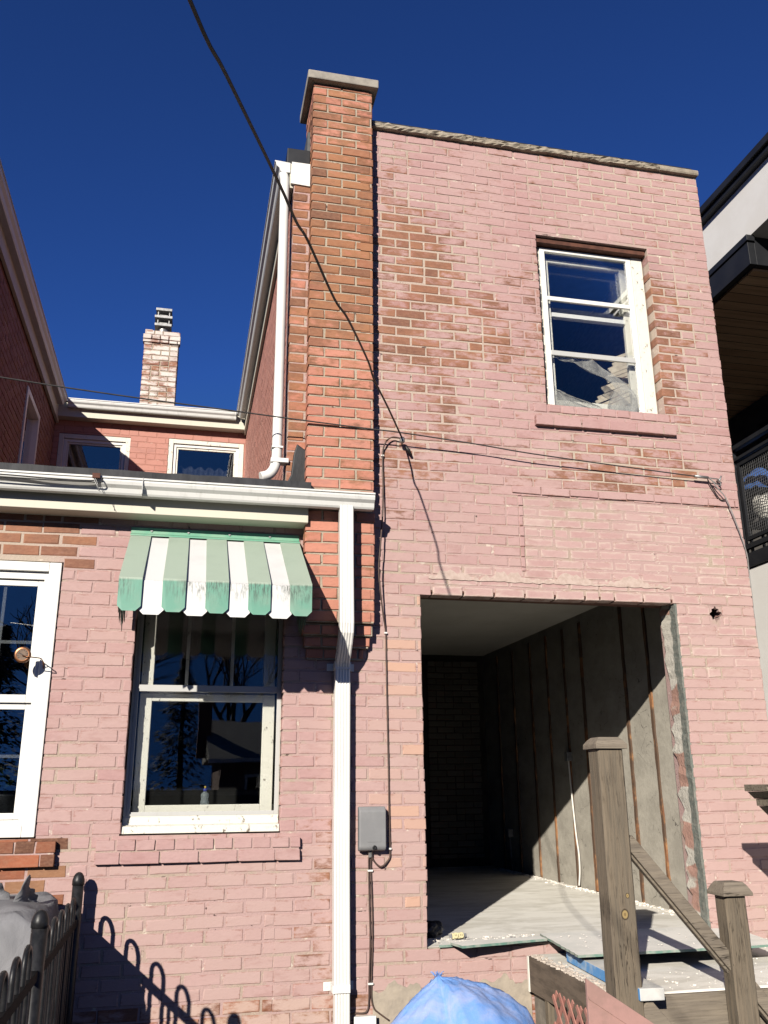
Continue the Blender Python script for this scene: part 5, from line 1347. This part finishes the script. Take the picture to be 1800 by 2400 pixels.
def grill():
    t = NT('grey grill cover cloth'); n = t.noise(5, 6, 0.6, dist=0.8); n2 = t.noise(180, 2, 0.5)
    c = t.mix(t.ss(n, 0.35, 0.65), (0.225, 0.225, 0.235), (0.165, 0.166, 0.175)); t.bump(t.math('ADD', n, t.math('MULTIPLY', n2, 0.15)), 0.5, 0.02)
    C = t.fin(c, 0.8, 0, 0.3)
    A = empty('covered_grill', 'barbecue grill under a crumpled grey fabric cover behind the black fence', 'grill')
    bm = bmesh.new(); x0, x1, y0, y1 = -1.55, -0.560, -0.80, -0.14
    nx, ny, nz = 36, 26, 26
    def put(u, v, top, z):
        return None
    ring_n = 2*(nx+ny); loop = [(x0+(x1-x0)*i/nx, y0) for i in range(nx)]+[(x1, y0+(y1-y0)*i/ny) for i in range(ny)]+[(x1-(x1-x0)*i/nx, y1) for i in range(nx)]+[(x0, y1-(y1-y0)*i/ny) for i in range(ny)]
    cx, cy = (x0+x1)/2, (y0+y1)/2
    def ztop(x, y): return 1.025+0.055*((y-y0)/(y1-y0))+0.018*math.sin(x*17+y*9)+0.012*math.sin(x*31-y*23)-0.035*sstep(-0.68, -0.56, x)
    rings = []
    for j in range(nz+1):
        f = j/nz; ring = []
        for i, (x, y) in enumerate(loop):
            zt = ztop(x, y); z = 0.06+(zt-0.06)*f
            fold = 0.016*math.sin(i*0.62+math.sin(j*0.3)*1.2)*(1-f*0.7)+0.006*math.sin(i*1.7+j*0.5)
            k = 1.0-0.045*sstep(0.86, 1.0, f)+(0.04*(1-f))
            d = Vector((x-cx, y-cy, 0)); dn = d.normalized()
            ring.append(bm.verts.new((cx+d.x*k+dn.x*fold, cy+d.y*k+dn.y*fold, z)))
        rings.append(ring)
    for a, b in zip(rings, rings[1:]):
        for i in range(ring_n): bm.faces.new((a[i], a[(i+1) % ring_n], b[(i+1) % ring_n], b[i]))
    prev = rings[-1]
    for s in (0.93, 0.8, 0.6, 0.4, 0.2):
        r = []
        for i, (x, y) in enumerate(loop):
            xx, yy = cx+(x-cx)*s*0.955, cy+(y-cy)*s*0.955
            r.append(bm.verts.new((xx, yy, ztop(xx, yy)+0.014+0.010*math.sin(xx*40+yy*27))))
        for i in range(ring_n): bm.faces.new((prev[i], prev[(i+1) % ring_n], r[(i+1) % ring_n], r[i]))
        prev = r
    bm.faces.new(prev); bmesh.ops.recalc_face_normals(bm, faces=bm.faces)
    obj('cover', bm, C, A, smooth=True)
    bm = bmesh.new(); rnd = random.Random(3)                  # crumpled handle flaps standing up on the lid
    for (cx2, cy2, h, tw) in ((-0.735, -0.46, 0.16, 0.5), (-0.80, -0.42, 0.13, -0.6), (-0.70, -0.38, 0.09, 0.1)):
        n = 9; L1, L2 = [], []
        for i in range(n):
            f = i/(n-1); a = tw+f*0.9; w = 0.055*(1-0.55*f)+0.008*math.sin(i*2.1)
            p = Vector((cx2+0.10*f*math.sin(tw), cy2+0.03*math.sin(f*4), 1.035+h*f)); q = Vector((math.cos(a), math.sin(a), 0.25))*w
            L1.append(bm.verts.new(p-q)); L2.append(bm.verts.new(p+q))
        for i in range(n-1): bm.faces.new((L1[i], L2[i], L2[i+1], L1[i+1]))
    o = obj('flap', bm, C, A, smooth=True); md = o.modifiers.new('solid', 'SOLIDIFY'); md.thickness = 0.004
grill()

# ------------------------------------------------------------------ the modern neighbour
def modern():
    A = empty('modern_house', 'white stucco modern house with black trim and a wood lined balcony at right', 'house')
    ST = simple('white stucco', (0.76, 0.745, 0.72), (0.72, 0.70, 0.67), 3, 0.95, bump=0.003, bscale=120)
    BT = simple('black metal trim', (0.014, 0.015, 0.018), (0.02, 0.021, 0.024), 5, 0.45)
    t = NT('cedar soffit'); sp = t.n('ShaderNodeSeparateXYZ'); t.l(t.tc.outputs['Object'], sp.inputs[0])
    n = t.noise(3, 6, 0.6, (0.6, 9, 1)); fl = t.math('FLOOR', t.math('DIVIDE', sp.outputs[1], 0.14)); wn = t.n('ShaderNodeTexWhiteNoise', noise_dimensions='1D'); t.l(fl, wn.inputs['W'])
    fr = t.math('FRACT', t.math('DIVIDE', sp.outputs[1], 0.14)); gap = t.math('LESS_THAN', fr, 0.06)
    c = t.mix(wn.outputs['Value'], (0.95, 0.62, 0.36), (0.74, 0.45, 0.25)); c = t.mix(t.ss(n, 0.4, 0.65, 0, 0.6), c, (0.55, 0.32, 0.17)); c = t.mix(gap, c, (0.015, 0.01, 0.008))
    CED = t.fin(c, 0.6, 0, 0.3)
    X = 4.60; YA, YE = -2.5, 12.0
    BOX('wall', (X, 10, YA, YE, 0.0, 3.328), ST, A)
    BOX('wall', (X, 10, YA, YE, 6.168, 6.695), ST, A)
    BOX('wall', (X+1.75, 10, YA, YE, 3.46, 5.86), simple('grey cladding', (0.14, 0.13, 0.12), (0.10, 0.095, 0.09), 3, 0.8), A)
    bm = bmesh.new(); box(bm, X-0.06, 10.1, YA-0.1, YE, 6.698, 6.745); box(bm, X-0.09, 10.1, YA-0.13, YE, 6.748, 6.815); obj('roof_edge', bm, BT, A, bevel=0.003)
    bm = bmesh.new(); box(bm, X-0.035, X+0.03, 0.42, YE, 5.885, 6.105); box(bm, X-0.05, X+0.03, 0.40, YE, 6.108, 6.165); box(bm, X+0.031, 10, 0.42, 0.48, 5.885, 6.165); obj('fascia', bm, BT, A, bevel=0.003)
    BOX('soffit', (X+0.031, X+1.74, 0.481, YE, 5.865, 5.884), CED, A)
    BOX('balcony_floor', (X-0.02, 10, YA, YE, 3.332, 3.452), BT, A, bevel=0.003)
    d = BOX('door', (X+1.70, X+1.745, 1.9, 2.9, 3.46, 5.55), BT, A, bevel=0.003); BOX('glass', (X+1.690, X+1.698, 2.0, 2.8, 3.6, 5.45), GLASS2, d)
    g = empty('balcony_guard', None, None); del g
    bm = bmesh.new(); box(bm, X, X+0.05, YA, 1.10, 4.40, 4.44); gr = obj('guard_rail', bm, BT, A, bevel=0.003)
    BOX('guard_rail', (X+0.005, X+0.045, YA, 1.10, 4.30, 4.325), BT, A); BOX('guard_rail', (X+0.005, X+0.045, YA, 1.10, 3.50, 3.54), BT, A)
    for y in (1.10, -0.15, -1.4):
        BOX('guard_post', (X+0.0, X+0.05, y-0.02, y+0.03, 3.453, 4.40), BT, A, bevel=0.002)
    WIRE = simple('steel mesh wire', (0.16, 0.16, 0.165), (0.10, 0.10, 0.10), 30, 0.5, 0.5)
    for ya, yb in ((-0.08, 1.04), (-1.33, -0.22)):
        p = obj('mesh_frame', (lambda b: (box(b, X+0.01, X+0.04, ya, ya+0.03, 3.57, 4.27), box(b, X+0.01, X+0.04, yb-0.03, yb, 3.57, 4.27), box(b, X+0.01, X+0.04, ya+.03, yb-.03, 3.57, 3.60), box(b, X+0.01, X+0.04, ya+.03, yb-.03, 4.24, 4.27), b)[-1])(bmesh.new()), BT, A)
        bm = bmesh.new(); y = ya+0.03
        while y < yb-0.03: box(bm, X+0.022, X+0.0255, y, y+0.0035, 3.60, 4.24); y += 0.026
        z = 3.61
        while z < 4.24: box(bm, X+0.0258, X+0.029, ya+.03, yb-.03, z, z+0.0035); z += 0.026
        obj('wire_mesh', bm, WIRE, p)
    bm = bmesh.new(); box(bm, X-0.012, X-0.001, 1.115, 1.15, 3.46, 4.42); obj('downpipe', bm, RUST, A)
    B = bmesh.new(); bmesh.ops.create_icosphere(B, subdivisions=3, radius=0.2)
    for v in B.verts: v.co = Vector((4.98, 1.28, 4.16))+Vector((v.co.x*.6, v.co.y*1.0, v.co.z*0.8))*(1+.12*math.sin(v.co.y*40+v.co.z*25))
    for v in B.verts:
        if v.co.z < 4.06: v.co.z = 4.06
    q = empty('balcony_table', 'dark side table holding a blue bundle on the neighbouring balcony', 'table')
    BOX('top', (4.80, 5.2, 1.0, 1.6, 4.03, 4.058), BT, q)
    for lx in (4.83, 5.15):
        for ly in (1.03, 1.55): BOX('leg', (lx, lx+.02, ly, ly+.02, 3.453, 4.029), BT, q)
    tag(obj('cloth_bundle', B, simple('blue cloth', (0.04, 0.12, 0.35), (0.03, 0.08, 0.25), 9, 0.9), smooth=True), 'blue cloth bundle behind the balcony mesh', 'bundle')
    B = bmesh.new(); bmesh.ops.create_icosphere(B, subdivisions=3, radius=0.14)
    for v in B.verts: v.co = Vector((4.80, 1.0, 3.86))+Vector((v.co.x*.5, v.co.y*1.0, v.co.z*0.9+0.4*max(0, v.co.y)))*(1+.1*math.sin(v.co.y*40+v.co.z*35))
    st = empty('balcony_stool', 'low stool carrying a white cushion on the neighbouring balcony', 'stool')
    BOX('seat', (4.68, 4.92, 0.85, 1.12, 3.70, 3.73), BT, st)
    for lx in (4.69, 4.89):
        for ly in (0.86, 1.09): BOX('leg', (lx, lx+.02, ly, ly+.02, 3.453, 3.699), BT, st)
    tag(obj('cushion', B, simple('white cushion cloth', (0.7, 0.68, 0.62), None, rough=0.9), smooth=True), 'white crumpled cushion behind the balcony mesh', 'cushion')
modern()

# ------------------------------------------------------------------ what the window panes mirror: the yard's far side
def yard_house():
    A = empty('bungalow', 'low dark brick bungalow with grey shingle roof mirrored in the kitchen window', 'house')
    SH = simple('grey shingles', (0.34, 0.33, 0.29), (0.24, 0.23, 0.20), 6, 0.95, stretch=(1, 1, 4))
    BK = simple('brown brick', (0.22, 0.13, 0.10), (0.16, 0.09, 0.07), 9, 0.95)
    BOX('wall', (1.3, 10, -33, -25.0, 0, 2.5), BK, A)
    bm = bmesh.new(); prism(bm, [(0.9, -24.4, 2.5), (0.9, -29, 4.0), (0.9, -33.5, 2.5)], (10, 0, 0)); bmesh.ops.recalc_face_normals(bm, faces=bm.faces); r = obj('roof', bm, SH, A)
    BOX('chimney', (0.55, 1.05, -27.4, -26.9, 2.6, 4.7), simple('red chimney brick', (0.24, 0.09, 0.06), (0.16, 0.07, 0.05), 12, 0.9), r)
    BOX('eave', (0.9, 10.9, -24.42, -24.3, 2.36, 2.50), WHITE_METAL, r)
    for x in (2.1, 2.95):
        w = obj('window', frame_bm(x, x+0.75, 1.05, 2.0, 0.08, -25.0, -24.92), WHITE_METAL, A); BOX('pane', (x+.08, x+.67, -24.99, -24.96, 1.13, 1.92), GLASS2, w)
    F = empty('board_fence', 'dark board fence on the far side of the yard mirrored in the windows', 'fence')
    BOX('panel', (-20, 16, -20.1, -20.0, 0, 1.55), simple('dark fence board', (0.045, 0.04, 0.032), (0.03, 0.027, 0.022), 4, 0.95, stretch=(6, 1, .4)), F)
    BOX('rail', (-20, 16, -20.0, -19.95, 1.4, 1.5), WOODGX, F)
yard_house()
BARK = simple('bare tree bark', (0.055, 0.045, 0.038), (0.035, 0.03, 0.026), 8, 0.95)
def bare_tree(x, y, h, seed, label):
    A = empty('bare_tree', label, 'tree', 'bare trees on the far side of the yard'); rnd = random.Random(seed)
    tr, cr = bmesh.new(), bmesh.new()
    tube(tr, [(x, y, 0), (x+.05, y, h*.15), (x-.04, y, h*.34)], [h*.026, h*.022, h*.018], 8)
    def grow(p, d, l, r, n):
        q = p+d*l*.5+Vector((rnd.gauss(0, .05), rnd.gauss(0, .05), rnd.gauss(0, .03)))*l; e = p+d*l
        tube(cr, [p, q, e], [r, r*.8, r*.6], 4 if n < 3 else 5, caps=False)
        if n == 0: return
        for i in range(3):
            a = rnd.uniform(0, 6.28); nd = (d+Vector((math.cos(a), math.sin(a), rnd.uniform(-.15, .5)))*rnd.uniform(.45, .8)).normalized()
            grow(e if i else q, nd, l*rnd.uniform(.62, .8), r*.58, n-1)
    for i in range(4):
        a = i*1.6+rnd.random(); grow(Vector((x-.04, y, h*.33)), Vector((math.cos(a)*.6, math.sin(a)*.6, 1)).normalized(), h*.2, h*.011, 4)
    obj('trunk', tr, BARK, A, smooth=True); obj('crown', cr, BARK, A)
for i, (x, y, h, lb) in enumerate(((-3.2, -23, 8.5, 'bare tree left of the bungalow mirrored in the kitchen window'), (2.2, -30.5+3.2, 8.8, 'bare tree rising over the bungalow roof mirrored in the kitchen window'), (-8.5, -22, 8.0, 'bare tree mirrored in the left white window'))):
    bare_tree(x, y if y > -26 else -34.5, h if y > -26 else 11, 50+i, lb)

def evergreen(x, y, h, r, seed, label):  # unseen trees added to darken the sky reflection in the panes
    A = empty('added_evergreen_tree', label, 'tree', 'added evergreen trees behind the far fence'); rnd = random.Random(seed)
    tr, cr = bmesh.new(), bmesh.new()
    tube(tr, [(x, y, 0), (x, y, h*.5), (x, y, h*.97)], [h*.022, h*.014, h*.003], 8)
    for i in range(2600):
        f = rnd.random()**0.7; z = h*(0.08+0.9*f); rad = r*(1-f)*(0.75+0.25*math.sin(f*40))+0.1
        a = rnd.uniform(0, 6.28); q = rad*rnd.uniform(.35, 1.0)
        c = Vector((x+q*math.cos(a), y+q*math.sin(a), z-0.25*q)); l = rnd.uniform(.12, .28)
        d = Vector((math.cos(a+rnd.uniform(-.6, .6)), math.sin(a+rnd.uniform(-.6, .6)), rnd.uniform(-.7, .1))).normalized(); e = d.cross(Vector((.1, .2, 1))).normalized()*l*.4
        cr.faces.new([cr.verts.new(p) for p in (c-e, c+d*l, c+e, c-d*l*.4)])
    obj('trunk', tr, BARK, A, smooth=True)
    obj('crown', cr, simple('evergreen needles', (0.03, 0.05, 0.025), (0.02, 0.035, 0.018), 3, 0.8), A)
for x, y, h, r, sd, lb in ((-2.6, -27, 6.4, 2.4, 71, 'added dark evergreen left of the bungalow, darkening the kitchen window reflection'), (-6.5, -29, 7.5, 2.6, 72, 'added taller dark evergreen, darkening the left white window reflection'), (0.0, -36, 7.6, 2.6, 73, 'added dark evergreen behind the bungalow, darkening the kitchen window reflection')):
    evergreen(x, y, h, r, sd, lb)
